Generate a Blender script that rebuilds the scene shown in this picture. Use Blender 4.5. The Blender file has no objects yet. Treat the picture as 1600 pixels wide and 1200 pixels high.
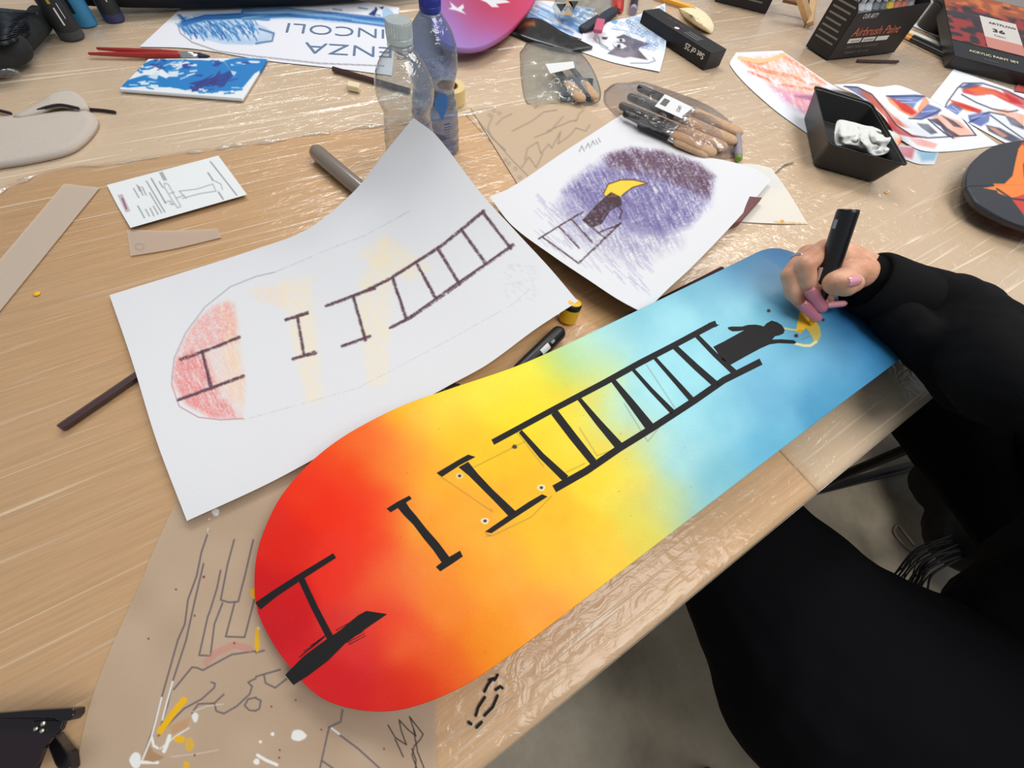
import bpy, bmesh, math, random
import numpy as np
from mathutils import Vector, Matrix
PI = math.pi
scene = bpy.context.scene
COL = scene.collection
# ------------------------------------------------------------------ camera, world, lights, exposure
F = 657.888
RC = np.array([[0.8470291594748582, -0.5206685602204513, 0.10698529523752441],
               [-0.4023539125631207, -0.7595631482370788, -0.5110529844182775],
               [0.34735130925943913, 0.3898308277133069, -0.8528651673725931]])
TZ = 0.75                                   # table top height
CAM = np.array([-0.055, -0.1012, TZ + 0.0487 + 0.3463])
cd = bpy.data.cameras.new('camera'); cam = bpy.data.objects.new('camera', cd); COL.objects.link(cam)
cd.sensor_width = 36; cd.lens = F / 1600 * 36; cd.clip_start = 0.02; cd.clip_end = 50
m = Matrix(((RC[0][0], -RC[1][0], -RC[2][0], CAM[0]), (RC[0][1], -RC[1][1], -RC[2][1], CAM[1]),
            (RC[0][2], -RC[1][2], -RC[2][2], CAM[2]), (0, 0, 0, 1)))
cam.matrix_world = m
scene.camera = cam
w = bpy.data.worlds.new('World'); scene.world = w; w.use_nodes = True
w.node_tree.nodes['Background'].inputs[0].default_value = (0.86, 0.93, 1.0, 1)
w.node_tree.nodes['Background'].inputs[1].default_value = 0.30
def area(name, loc, target, sx, sy, power, col=(1, .98, .95)):
    l = bpy.data.lights.new(name, 'AREA'); l.shape = 'RECTANGLE'; l.size = sx; l.size_y = sy; l.energy = power; l.color = col
    o = bpy.data.objects.new(name, l); COL.objects.link(o); o.location = loc
    o.rotation_euler = (Vector(target) - Vector(loc)).to_track_quat('-Z', 'Y').to_euler(); return o
area('ceiling_panel_far', (0.9, 2.0, 3.0), (0.5, 0.6, 0.8), 1.6, 0.9, 34)
area('ceiling_panel_right', (2.3, 0.7, 2.9), (0.6, 0.2, 0.8), 0.9, 1.5, 22)
area('ceiling_panel_near', (0.8, -0.9, 2.9), (0.5, 0.0, 0.8), 1.3, 1.3, 25)
scene.view_settings.view_transform = 'Standard'; scene.view_settings.look = 'None'
scene.view_settings.gamma = 1; scene.view_settings.use_curve_mapping = False
scene.view_settings.exposure = 0.14

# ------------------------------------------------------------------ maths: a pixel of the photograph at height h above the table -> a point
def P(px, py, h=0.0):
    px = np.asarray(px, float); py = np.asarray(py, float); h = np.asarray(h, float)
    d = np.stack([(px - 800) / F, (py - 600) / F, np.ones_like(px)], -1) @ RC
    s = (TZ + h - CAM[2]) / d[..., 2]
    return CAM + d * s[..., None]
def PV(px, py, h=0.0): return Vector(P(px, py, h).tolist())
def proj(p):
    c = RC @ (np.array(p, float) - CAM); return c[0] / c[2] * F + 800, c[1] / c[2] * F + 600
def lin(c):
    c = np.asarray(c, float) / 255.0
    return np.where(c <= 0.04045, c / 12.92, ((np.maximum(c, 0) + 0.055) / 1.055) ** 2.4)
def L4(c): return (*[float(x) for x in lin(c)], 1)
rng = np.random.default_rng(7); random.seed(7)
def vnoise(h, w_, cell, cellx=None, seed=0):
    cellx = cellx or cell
    r = np.random.default_rng(seed)
    gh, gw = int(h / cell) + 3, int(w_ / cellx) + 3
    g = r.random((gh, gw)); y = np.arange(h) / cell; x = np.arange(w_) / cellx
    yi = y.astype(int); xi = x.astype(int); fy = y - yi; fx = x - xi
    fy = fy * fy * (3 - 2 * fy); fx = fx * fx * (3 - 2 * fx)
    a = g[np.ix_(yi, xi)]; b = g[np.ix_(yi, xi + 1)]; c = g[np.ix_(yi + 1, xi)]; d = g[np.ix_(yi + 1, xi + 1)]
    return (a * (1 - fx) + b * fx) * (1 - fy[:, None]) + (c * (1 - fx) + d * fx) * fy[:, None]

class Canvas:
    """pigment map of one sheet, later written to the mesh's colour attribute"""
    def __init__(s, x0, y0, x1, y1, bg):
        s.x0, s.y0 = x0, y0; s.w = int(x1 - x0) + 2; s.h = int(y1 - y0) + 2
        s.a = np.zeros((s.h, s.w, 3)) + np.array(bg, float); s.seed = 1
    def _blend(s, ys, xs, al, col):
        sub = s.a[ys, xs]; s.a[ys, xs] = sub * (1 - al[..., None]) + np.array(col, float) * al[..., None]
    def tex(s, kind):
        s.seed += 1
        if kind == 'crayon': n = vnoise(s.h, s.w, 1.6, 1.6, s.seed) * .65 + vnoise(s.h, s.w, 5, 5, s.seed + 50) * .35; return np.clip((n - .28) * 2.6, 0, 1)
        if kind == 'hatch':
            n = vnoise(s.h + s.w, s.w + s.h, 14, 1.7, s.seed); yy, xx = np.mgrid[0:s.h, 0:s.w]
            n = n[(yy + xx // 2) % (s.h + s.w), (xx + s.h - yy // 2) % (s.h + s.w)]
            return np.clip((n * .6 + vnoise(s.h, s.w, 1.5, 1.5, s.seed + 9) * .5 - .25) * 2.0, 0, 1)
        if kind == 'soft': return .55 + .45 * vnoise(s.h, s.w, 18, 18, s.seed)
        return None
    def stroke(s, pts, wd, col, al=1.0, tex=None, jit=0.0, soft=.5):
        pts = [np.array(p, float) - (s.x0, s.y0) for p in pts]
        if jit: pts = [p + rng.normal(0, jit, 2) for p in pts]
        w0, w1 = wd if isinstance(wd, tuple) else (wd, wd); n = len(pts) - 1
        xs = [p[0] for p in pts]; ys = [p[1] for p in pts]; pad = max(w0, w1) / 2 + 2
        ax, bx = max(0, int(min(xs) - pad)), min(s.w, int(max(xs) + pad) + 1); ay, by = max(0, int(min(ys) - pad)), min(s.h, int(max(ys) + pad) + 1)
        if bx <= ax or by <= ay: return
        yy, xx = np.mgrid[ay:by, ax:bx]; A = np.zeros(yy.shape)
        for i in range(n):
            a, b = pts[i], pts[i + 1]; d = b - a; l2 = max(d @ d, 1e-9)
            t = np.clip(((xx - a[0]) * d[0] + (yy - a[1]) * d[1]) / l2, 0, 1)
            dist = np.hypot(xx - a[0] - t * d[0], yy - a[1] - t * d[1])
            hw = (w0 + (w1 - w0) * (i + t) / n) / 2
            A = np.maximum(A, np.clip((hw - dist) / (2 * soft) + .5, 0, 1))
        if tex: A = A * s.tex(tex)[ay:by, ax:bx]
        s._blend(slice(ay, by), slice(ax, bx), A * al, col)
    def poly(s, pts, col, al=1.0, tex=None, blur=0):
        pts = np.array(pts, float) - (s.x0, s.y0)
        yy, xx = np.mgrid[0:s.h, 0:s.w]; inside = np.zeros((s.h, s.w), bool); dm = np.full((s.h, s.w), 1e9)
        for i in range(len(pts)):
            a, b = pts[i], pts[(i + 1) % len(pts)]
            c = ((a[1] > yy) != (b[1] > yy)) & (xx < (b[0] - a[0]) * (yy - a[1]) / (b[1] - a[1] + 1e-9) + a[0]); inside ^= c
            d = b - a; t = np.clip(((xx - a[0]) * d[0] + (yy - a[1]) * d[1]) / max(d @ d, 1e-9), 0, 1)
            dm = np.minimum(dm, np.hypot(xx - a[0] - t * d[0], yy - a[1] - t * d[1]))
        sd = np.where(inside, dm, -dm); A = np.clip(sd / max(1, blur) + .5, 0, 1)
        if tex: A = A * s.tex(tex)
        s._blend(slice(0, s.h), slice(0, s.w), A * al, col)
    def dot(s, x, y, r, col, al=1.0, ry=None):
        s.poly([(x + r * math.cos(t) * (1 + .15 * math.sin(3 * t + x)), y + (ry or r) * math.sin(t)) for t in np.linspace(0, 2 * PI, 12, endpoint=False)], col, al)
    def scatter(s, pts, sigma):
        yy, xx = np.mgrid[0:s.h, 0:s.w]; num = np.zeros((s.h, s.w, 3)); den = np.zeros((s.h, s.w)) + 1e-12
        for (x, y, c) in pts:
            d2 = (xx + s.x0 - x) ** 2 + (yy + s.y0 - y) ** 2
            g = np.exp(-d2 / (2 * sigma * sigma)) + 1e-4 / (1 + d2 / 400.0) ** 2; num += g[..., None] * np.array(c, float); den += g
        s.a = num / den[..., None]
    def sample(s, px, py):
        x = np.clip(px - s.x0, 0, s.w - 1.001); y = np.clip(py - s.y0, 0, s.h - 1.001)
        xi = x.astype(int); yi = y.astype(int); fx = (x - xi)[..., None]; fy = (y - yi)[..., None]; a = s.a
        return (a[yi, xi] * (1 - fx) + a[yi, xi + 1] * fx) * (1 - fy) + (a[yi + 1, xi] * (1 - fx) + a[yi + 1, xi + 1] * fx) * fy

# ------------------------------------------------------------------ materials
def nt(name):
    mt = bpy.data.materials.new(name); mt.use_nodes = True; return mt, mt.node_tree.nodes, mt.node_tree.links, mt.node_tree.nodes['Principled BSDF']
MC = {}
def mat(name, c, rough=.5, metal=0, spec=.5, bump=0, bscale=200, trans=0, ior=1.45, var=0, vscale=40, coat=0):
    if name in MC: return MC[name]
    mt, N, Lk, b = nt(name)
    b.inputs['Base Color'].default_value = L4(c); b.inputs['Roughness'].default_value = rough; b.inputs['Metallic'].default_value = metal
    b.inputs['Specular IOR Level'].default_value = spec; b.inputs['Transmission Weight'].default_value = trans; b.inputs['IOR'].default_value = ior
    b.inputs['Coat Weight'].default_value = coat
    tc = N.new('ShaderNodeTexCoord')
    if var:
        n = N.new('ShaderNodeTexNoise'); n.inputs['Scale'].default_value = vscale; n.inputs['Detail'].default_value = 5; Lk.new(tc.outputs['Object'], n.inputs['Vector'])
        mx = N.new('ShaderNodeMix'); mx.data_type = 'RGBA'; mx.inputs[6].default_value = L4(np.array(c) * (1 - var)); mx.inputs[7].default_value = L4(np.minimum(255, np.array(c) * (1 + var)))
        Lk.new(n.outputs['Fac'], mx.inputs[0]); Lk.new(mx.outputs[2], b.inputs['Base Color'])
    if bump:
        n2 = N.new('ShaderNodeTexNoise'); n2.inputs['Scale'].default_value = bscale; n2.inputs['Detail'].default_value = 3; Lk.new(tc.outputs['Object'], n2.inputs['Vector'])
        bp = N.new('ShaderNodeBump'); bp.inputs['Strength'].default_value = bump; bp.inputs['Distance'].default_value = .001
        Lk.new(n2.outputs['Fac'], bp.inputs['Height']); Lk.new(bp.outputs['Normal'], b.inputs['Normal'])
    MC[name] = mt; return mt
def vcmat(name, rough=.7, spec=.3, grain=.04, gscale=900, bump=.15, alpha=1.0, coat=0):
    if name in MC: return MC[name]
    mt, N, Lk, b = nt(name)
    at = N.new('ShaderNodeAttribute'); at.attribute_name = 'Col'; tc = N.new('ShaderNodeTexCoord')
    n = N.new('ShaderNodeTexNoise'); n.inputs['Scale'].default_value = gscale; n.inputs['Detail'].default_value = 2; Lk.new(tc.outputs['Object'], n.inputs['Vector'])
    mr = N.new('ShaderNodeMapRange'); mr.inputs[1].default_value = .3; mr.inputs[2].default_value = .7; mr.inputs[3].default_value = 1 - grain; mr.inputs[4].default_value = 1 + grain
    Lk.new(n.outputs['Fac'], mr.inputs[0])
    mx = N.new('ShaderNodeMix'); mx.data_type = 'RGBA'; mx.blend_type = 'MULTIPLY'; mx.inputs[0].default_value = 1
    Lk.new(at.outputs['Color'], mx.inputs[6]); Lk.new(mr.outputs[0], mx.inputs[7]); Lk.new(mx.outputs[2], b.inputs['Base Color'])
    b.inputs['Roughness'].default_value = rough; b.inputs['Specular IOR Level'].default_value = spec; b.inputs['Alpha'].default_value = alpha; b.inputs['Coat Weight'].default_value = coat
    bp = N.new('ShaderNodeBump'); bp.inputs['Strength'].default_value = bump; bp.inputs['Distance'].default_value = .0003; Lk.new(n.outputs['Fac'], bp.inputs['Height']); Lk.new(bp.outputs['Normal'], b.inputs['Normal'])
    MC[name] = mt; return mt
def clear(name, tint, haze=.06, hazecol=(220, 225, 230), rough=.06, bump=.0, bscale=60, gloss=1.0, bdist=.002):
    """thin clear plastic: see-through, a little milky, with a fresnel gloss"""
    if name in MC: return MC[name]
    mt = bpy.data.materials.new(name); mt.use_nodes = True; N = mt.node_tree.nodes; Lk = mt.node_tree.links; N.remove(N['Principled BSDF']); out = N['Material Output']
    tr = N.new('ShaderNodeBsdfTransparent'); tr.inputs[0].default_value = L4(tint)
    df = N.new('ShaderNodeBsdfDiffuse'); df.inputs[0].default_value = L4(hazecol)
    gl = N.new('ShaderNodeBsdfGlossy'); gl.inputs['Roughness'].default_value = rough
    lw = N.new('ShaderNodeLayerWeight'); lw.inputs[0].default_value = .5; pw = N.new('ShaderNodeMath'); pw.operation = 'POWER'; pw.inputs[1].default_value = 3.5; Lk.new(lw.outputs['Facing'], pw.inputs[0])
    fa_ = N.new('ShaderNodeMath'); fa_.operation = 'MULTIPLY_ADD'; fa_.inputs[1].default_value = .8; fa_.inputs[2].default_value = .10; Lk.new(pw.outputs[0], fa_.inputs[0])
    m1 = N.new('ShaderNodeMixShader'); m1.inputs[0].default_value = haze; Lk.new(tr.outputs[0], m1.inputs[1]); Lk.new(df.outputs[0], m1.inputs[2])
    mu = N.new('ShaderNodeMath'); mu.operation = 'MULTIPLY'; mu.inputs[1].default_value = gloss; Lk.new(fa_.outputs[0], mu.inputs[0])
    m2 = N.new('ShaderNodeMixShader'); Lk.new(mu.outputs[0], m2.inputs[0]); Lk.new(m1.outputs[0], m2.inputs[1]); Lk.new(gl.outputs[0], m2.inputs[2]); Lk.new(m2.outputs[0], out.inputs[0])
    if bump:
        tc = N.new('ShaderNodeTexCoord'); n = N.new('ShaderNodeTexNoise'); n.inputs['Scale'].default_value = bscale; n.inputs['Detail'].default_value = 3; n.inputs['Distortion'].default_value = 1.0
        Lk.new(tc.outputs['Object'], n.inputs['Vector']); bp = N.new('ShaderNodeBump'); bp.inputs['Strength'].default_value = bump; bp.inputs['Distance'].default_value = bdist
        Lk.new(n.outputs['Fac'], bp.inputs['Height'])
        for s in (gl, df): Lk.new(bp.outputs['Normal'], s.inputs['Normal'])
    MC[name] = mt; return mt

# ------------------------------------------------------------------ object helpers
def link(o, parent=None):
    COL.objects.link(o)
    if parent is not None: o.parent = parent; o.matrix_parent_inverse = parent.matrix_basis.inverted()
    return o
def tag(o, label=None, cat=None, group=None, kind=None):
    if label: o['label'] = label
    if cat: o['category'] = cat
    if group: o['group'] = group
    if kind: o['kind'] = kind
    return o
def empty(name, loc, label, cat, group=None):
    o = bpy.data.objects.new(name, None); o.location = loc; o.empty_display_size = .02; link(o); return tag(o, label, cat, group)
class MB:
    """collects shapes in world coordinates, links them as one mesh"""
    def __init__(s): s.v = []; s.f = []; s.m = []; s.mats = []
    def mi(s, mt):
        if mt not in s.mats: s.mats.append(mt)
        return s.mats.index(mt)
    def add(s, vs, fs, mt):
        k = len(s.v); i = s.mi(mt); s.v += [tuple(map(float, v)) for v in vs]
        for f in fs: s.f.append(tuple(int(k + q) for q in f)); s.m.append(i)
        return s
    def box(s, o, x, y, z, mt):
        """o corner, x,y,z edge vectors"""
        o, x, y, z = map(Vector, (o, x, y, z)); V = [o, o + x, o + x + y, o + y, o + z, o + x + z, o + x + y + z, o + y + z]
        return s.add(V, [(3, 2, 1, 0), (4, 5, 6, 7), (0, 1, 5, 4), (1, 2, 6, 5), (2, 3, 7, 6), (3, 0, 4, 7)], mt)
    def quad(s, a, b, c, d, mt): return s.add([a, b, c, d], [(0, 1, 2, 3)], mt)
    def tube(s, pts, r, mt, n=12, flat=1.0, up=(0, 0, 1), round_=True):
        """swept round section through pts with radius r (number or list); flat squashes it along 'up'"""
        pts = [Vector(p) for p in pts]; R = list(r) if hasattr(r, '__len__') else [r] * len(pts)
        if round_:
            d0 = (pts[0] - pts[1]).normalized(); d1 = (pts[-1] - pts[-2]).normalized(); p0, p1, r0, r1 = pts[0], pts[-1], R[0], R[-1]
            pts = [p0 + d0 * r0 * math.sin(a) for a in (1.45, 1.0, .5)] + pts + [p1 + d1 * r1 * math.sin(a) for a in (.5, 1.0, 1.45)]
            R = [r0 * math.cos(a) for a in (1.45, 1.0, .5)] + R + [r1 * math.cos(a) for a in (.5, 1.0, 1.45)]
        rings = []; prev = None
        for i, p in enumerate(pts):
            t = (pts[min(i + 1, len(pts) - 1)] - pts[max(i - 1, 0)]).normalized()
            u = Vector(up) - t * t.dot(Vector(up))
            if u.length < 1e-3: u = prev if prev is not None else t.orthogonal()
            u.normalize(); prev = u; b = t.cross(u)
            rings.append([p + (u * math.cos(a) * flat + b * math.sin(a)) * R[i] for a in [2 * PI * k / n for k in range(n)]])
        V = [q for r_ in rings for q in r_]; Fs = []
        for i in range(len(pts) - 1):
            for k in range(n): Fs.append((i * n + k, i * n + (k + 1) % n, (i + 1) * n + (k + 1) % n, (i + 1) * n + k))
        Fs.append(tuple(range(n - 1, -1, -1))); Fs.append(tuple((len(pts) - 1) * n + k for k in range(n)))
        return s.add(V, Fs, mt)
    def lathe(s, o, axis, prof, mt, n=32, cap=True):
        o = Vector(o); ax = Vector(axis).normalized(); u = ax.orthogonal().normalized(); b = ax.cross(u)
        V = []; Fs = []
        for (r, z) in prof: V += [o + ax * z + (u * math.cos(2 * PI * k / n) + b * math.sin(2 * PI * k / n)) * r for k in range(n)]
        for i in range(len(prof) - 1):
            for k in range(n): Fs.append((i * n + k, i * n + (k + 1) % n, (i + 1) * n + (k + 1) % n, (i + 1) * n + k))
        if cap:
            Fs.append(tuple(range(n - 1, -1, -1))); Fs.append(tuple((len(prof) - 1) * n + k for k in range(n)))
        return s.add(V, Fs, mt)
    def text(s, txt, o, x, y, size, mt, off=.0004, weight=0.0, shear=0.0, fit=None):
        """lettering: o = start of baseline, x,y = unit directions of the writing"""
        cu = bpy.data.curves.new('t', 'FONT'); cu.body = txt; cu.size = 1.0; cu.offset = weight; cu.shear = shear; cu.resolution_u = 3
        ob = bpy.data.objects.new('t', cu); COL.objects.link(ob); bpy.context.view_layer.update()
        me = bpy.data.meshes.new_from_object(ob); bpy.data.objects.remove(ob); bpy.data.curves.remove(cu)
        if len(me.vertices) == 0: return s
        x = Vector(x).normalized(); y = Vector(y).normalized(); n = x.cross(y).normalized(); o = Vector(o)
        mxx = max(v.co.x for v in me.vertices); sx = size if fit is None else fit / mxx
        V = [o + x * (v.co.x * sx) + y * (v.co.y * size) + n * off for v in me.vertices]; Fs = [tuple(p.vertices) for p in me.polygons]
        bpy.data.meshes.remove(me); return s.add(V, Fs, mt)
    def build(s, name, parent=None, smooth=False, bevel=0, solid=0, sub=0):
        me = bpy.data.meshes.new(name); c = np.mean(np.array(s.v), 0) if parent is None else np.zeros(3)
        me.from_pydata([tuple(np.array(v) - c) for v in s.v], [], s.f)
        for mt in s.mats: me.materials.append(mt)
        me.polygons.foreach_set('material_index', s.m)
        if smooth: me.polygons.foreach_set('use_smooth', [True] * len(me.polygons))
        me.validate(); o = bpy.data.objects.new(name, me); o.location = c
        if parent is None: link(o)
        else:
            COL.objects.link(o); o.parent = parent; o.location = -Vector(parent.location) if not parent.parent else (0, 0, 0)
        if bevel:
            b = o.modifiers.new('bevel', 'BEVEL'); b.width = bevel; b.segments = 2; b.limit_method = 'ANGLE'
        if solid:
            q = o.modifiers.new('solid', 'SOLIDIFY'); q.thickness = solid; q.offset = 0
        if sub:
            q = o.modifiers.new('sub', 'SUBSURF'); q.levels = sub; q.render_levels = sub
        return o
def gridmesh(name, W, cols, mt, parent=None, solid=0, offset=-1):
    """W: (nv,nu,3) world points; cols: (nv,nu,3) sRGB pigment or None"""
    nv, nu = W.shape[:2]; c = W.reshape(-1, 3).mean(0)
    me = bpy.data.meshes.new(name); me.vertices.add(nv * nu); me.vertices.foreach_set('co', (W.reshape(-1, 3) - c).ravel())
    i = np.arange(nv * nu).reshape(nv, nu); q = np.stack([i[:-1, :-1], i[1:, :-1], i[1:, 1:], i[:-1, 1:]], -1).reshape(-1, 4)
    a, b_, d = W[0, 0], W[0, -1], W[-1, 0]
    if np.cross(d - a, b_ - a)[2] < 0: q = q[:, ::-1]
    n = len(q); me.loops.add(n * 4); me.loops.foreach_set('vertex_index', q.ravel().astype(np.int32)); me.polygons.add(n)
    me.polygons.foreach_set('loop_start', np.arange(0, n * 4, 4, dtype=np.int32)); me.polygons.foreach_set('loop_total', np.full(n, 4, np.int32))
    me.polygons.foreach_set('use_smooth', np.ones(n, bool)); me.update(calc_edges=True)
    if cols is not None:
        at = me.color_attributes.new('Col', 'FLOAT_COLOR', 'POINT'); C = np.ones((nv * nu, 4)); C[:, :3] = lin(cols.reshape(-1, 3)); at.data.foreach_set('color', C.ravel())
    me.materials.append(mt); me.validate(); o = bpy.data.objects.new(name, me); o.location = c
    COL.objects.link(o)
    if parent is not None: o.parent = parent; o.location = Vector(c.tolist()) - Vector(parent.location)
    if solid:
        s = o.modifiers.new('solid', 'SOLIDIFY'); s.thickness = solid; s.offset = offset
    return o
def resamp(pts, n):
    a = np.array(pts, float); d = np.r_[0, np.cumsum(np.hypot(*(np.diff(a[:, :2], axis=0).T)))]; d /= d[-1]; t = np.linspace(0, 1, n)
    if len(a) < 3: return np.stack([np.interp(t, d, a[:, k]) for k in range(3)], -1)
    # catmull-rom smoothing through the given points
    out = np.zeros((n, 3)); k = np.clip(np.searchsorted(d, t, 'right') - 1, 0, len(a) - 2)
    mm = np.zeros_like(a)
    for i in range(len(a)):
        i0, i1 = max(0, i - 1), min(len(a) - 1, i + 1); mm[i] = (a[i1] - a[i0]) / (d[i1] - d[i0])
    dt = (d[k + 1] - d[k]); s = ((t - d[k]) / dt)[:, None]; dt = dt[:, None]
    return (2 * s**3 - 3 * s**2 + 1) * a[k] + (s**3 - 2 * s**2 + s) * dt * mm[k] + (-2 * s**3 + 3 * s**2) * a[k + 1] + (s**3 - s**2) * dt * mm[k + 1]
def coons(top, bottom, left, right, step=1.3):
    def h3(e): return [(p[0], p[1], p[2] if len(p) > 2 else .002) for p in e]
    top, bottom, left, right = map(h3, (top, bottom, left, right))
    ln = lambda e: sum(math.hypot(e[i + 1][0] - e[i][0], e[i + 1][1] - e[i][1]) for i in range(len(e) - 1))
    nu = max(8, int(max(ln(top), ln(bottom)) / step)); nv = max(8, int(max(ln(left), ln(right)) / step))
    T, B, Lf, Rt = resamp(top, nu), resamp(bottom, nu), resamp(left, nv), resamp(right, nv)
    s = np.linspace(0, 1, nu)[None, :, None]; t = np.linspace(0, 1, nv)[:, None, None]
    return (1 - t) * T[None] + t * B[None] + (1 - s) * Lf[:, None] + s * Rt[:, None] - ((1 - s) * (1 - t) * T[0] + s * (1 - t) * T[-1] + (1 - s) * t * B[0] + s * t * B[-1])
def sheet(name, top, bottom, left, right, canvas, mt, label, cat, group=None, step=1.3, solid=0, offset=0, ripple=0, base=0):
    G = coons(top, bottom, left, right, step); px, py, h = G[..., 0], G[..., 1], G[..., 2]
    if ripple: h = h + ripple * np.sin(px * .05 + py * .03) * np.sin(py * .043 - px * .021) ** 2
    cols = canvas.sample(px, py) if canvas is not None else None
    o = gridmesh(name, P(px, py, np.maximum(h, .0012) + base), cols, mt, None, solid, offset); return tag(o, label, cat, group)
def lines(a, b, n):  # straight edge with n inner points
    return [tuple(np.array(a) + (np.array(b) - np.array(a)) * i / n) for i in range(n + 1)]
def frame(pa, pb, pc, h=0):
    """rectangle on a level plane: a corner, b along x, c along y (squared up)"""
    a, b, c = PV(*pa, h), PV(*pb, h), PV(*pc, h); x = (b - a); lx = x.length; x.normalize(); y = c - a; y -= x * y.dot(x); ly = y.length; y.normalize(); return a, x, y, lx, ly
UP = Vector((0, 0, 1))
# ================================================================== SETTING
WHITE = (225, 225, 228)
def st(o): o['kind'] = 'structure'; return o
# floor: grey mottled vinyl
mt, N, Lk, b = nt('floor_vinyl')
tc = N.new('ShaderNodeTexCoord'); n1 = N.new('ShaderNodeTexNoise'); n1.inputs['Scale'].default_value = 5; n1.inputs['Detail'].default_value = 8; n1.inputs['Roughness'].default_value = .65
cr = N.new('ShaderNodeValToRGB'); cr.color_ramp.elements[0].position = .35; cr.color_ramp.elements[0].color = L4((160, 147, 126)); cr.color_ramp.elements[1].position = .66; cr.color_ramp.elements[1].color = L4((202, 188, 162))
Lk.new(tc.outputs['Object'], n1.inputs['Vector']); Lk.new(n1.outputs['Fac'], cr.inputs[0]); Lk.new(cr.outputs[0], b.inputs['Base Color']); b.inputs['Roughness'].default_value = .45
FLOORM = mt
fl = MB(); fl.box((-3.5, -3.5, -.05), (8, 0, 0), (0, 8, 0), (0, 0, .05), FLOORM); st(fl.build('floor'))
wm = mat('wall_paint', (214, 212, 204), .9, var=.03, vscale=3)
wl = MB(); wl.box((-3.5, 4.5, 0), (8, 0, 0), (0, .1, 0), (0, 0, 3.2), wm); st(wl.build('wall_back'))

# tables: pale oak laminate
mt, N, Lk, b = nt('oak_laminate')
tc = N.new('ShaderNodeTexCoord'); mp = N.new('ShaderNodeMapping'); mp.inputs['Scale'].default_value = (2.2, 60, 10); mp.inputs['Rotation'].default_value = (0, 0, -.10)
n1 = N.new('ShaderNodeTexNoise'); n1.inputs['Scale'].default_value = 6; n1.inputs['Detail'].default_value = 6; n1.inputs['Distortion'].default_value = .6
n2 = N.new('ShaderNodeTexNoise'); n2.inputs['Scale'].default_value = 1.5; n2.inputs['Detail'].default_value = 2
cr = N.new('ShaderNodeValToRGB'); cr.color_ramp.elements[0].position = .3; cr.color_ramp.elements[0].color = L4((214, 168, 108)); cr.color_ramp.elements[1].position = .7; cr.color_ramp.elements[1].color = L4((244, 202, 144))
Lk.new(tc.outputs['Object'], mp.inputs['Vector']); Lk.new(mp.outputs[0], n1.inputs['Vector']); Lk.new(tc.outputs['Object'], n2.inputs['Vector'])
mx = N.new('ShaderNodeMix'); mx.inputs[0].default_value = .3; Lk.new(n1.outputs['Fac'], mx.inputs[2]); Lk.new(n2.outputs['Fac'], mx.inputs[3]); Lk.new(mx.outputs[0], cr.inputs[0])
Lk.new(cr.outputs[0], b.inputs['Base Color']); b.inputs['Roughness'].default_value = .5
OAK = mt
EDGE = mat('table_edge_band', (176, 146, 108), .5); STEEL = mat('dark_steel', (52, 50, 50), .35, metal=.6); GREYMET = mat('grey_steel', (96, 96, 92), .4, metal=.5)
def table(x0, x1, y0, y1, label):
    t = empty('work_table', ((x0 + x1) / 2, (y0 + y1) / 2, 0), label, 'table', 'work tables pushed together')
    a = MB(); a.box((x0, y0, TZ - .026), (x1 - x0, 0, 0), (0, y1 - y0, 0), (0, 0, .026), OAK); a.build('tabletop', t, bevel=.0015)
    f = MB(); e = .07
    for (p, q) in (((x0 + e, y0 + e), (x1 - e, y0 + e)), ((x0 + e, y1 - e), (x1 - e, y1 - e)), ((x0 + e, y0 + e), (x0 + e, y1 - e)), ((x1 - e, y0 + e), (x1 - e, y1 - e))):
        f.box((p[0] - .015, p[1] - .012, TZ - .066), (q[0] - p[0] + .03, 0, 0), (0, q[1] - p[1] + .024, 0), (0, 0, .039), GREYMET)
    f.build('frame', t)
    for (x, y) in ((x0 + e, y0 + e), (x1 - e, y0 + e), (x0 + e, y1 - e), (x1 - e, y1 - e)):
        l = MB(); l.tube([(x, y, TZ - .067), (x, y, .02)], .02, GREYMET, 16, round_=False); lo = l.build('leg', t, smooth=False)
        k = MB(); k.tube([(x, y, .021), (x, y, .001)], .024, STEEL, 16, round_=False); k.build('foot_cap', lo)
NEAR = -.181; SEAM = .3205
table(-1.25, SEAM - .0007, NEAR, 1.75, 'pale oak laminate work table left of the joint, under the bottles and ladder sketch')
table(SEAM + .0007, 2.95, NEAR, 1.75, 'pale oak laminate work table right of the joint, under the paint boxes')

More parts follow.
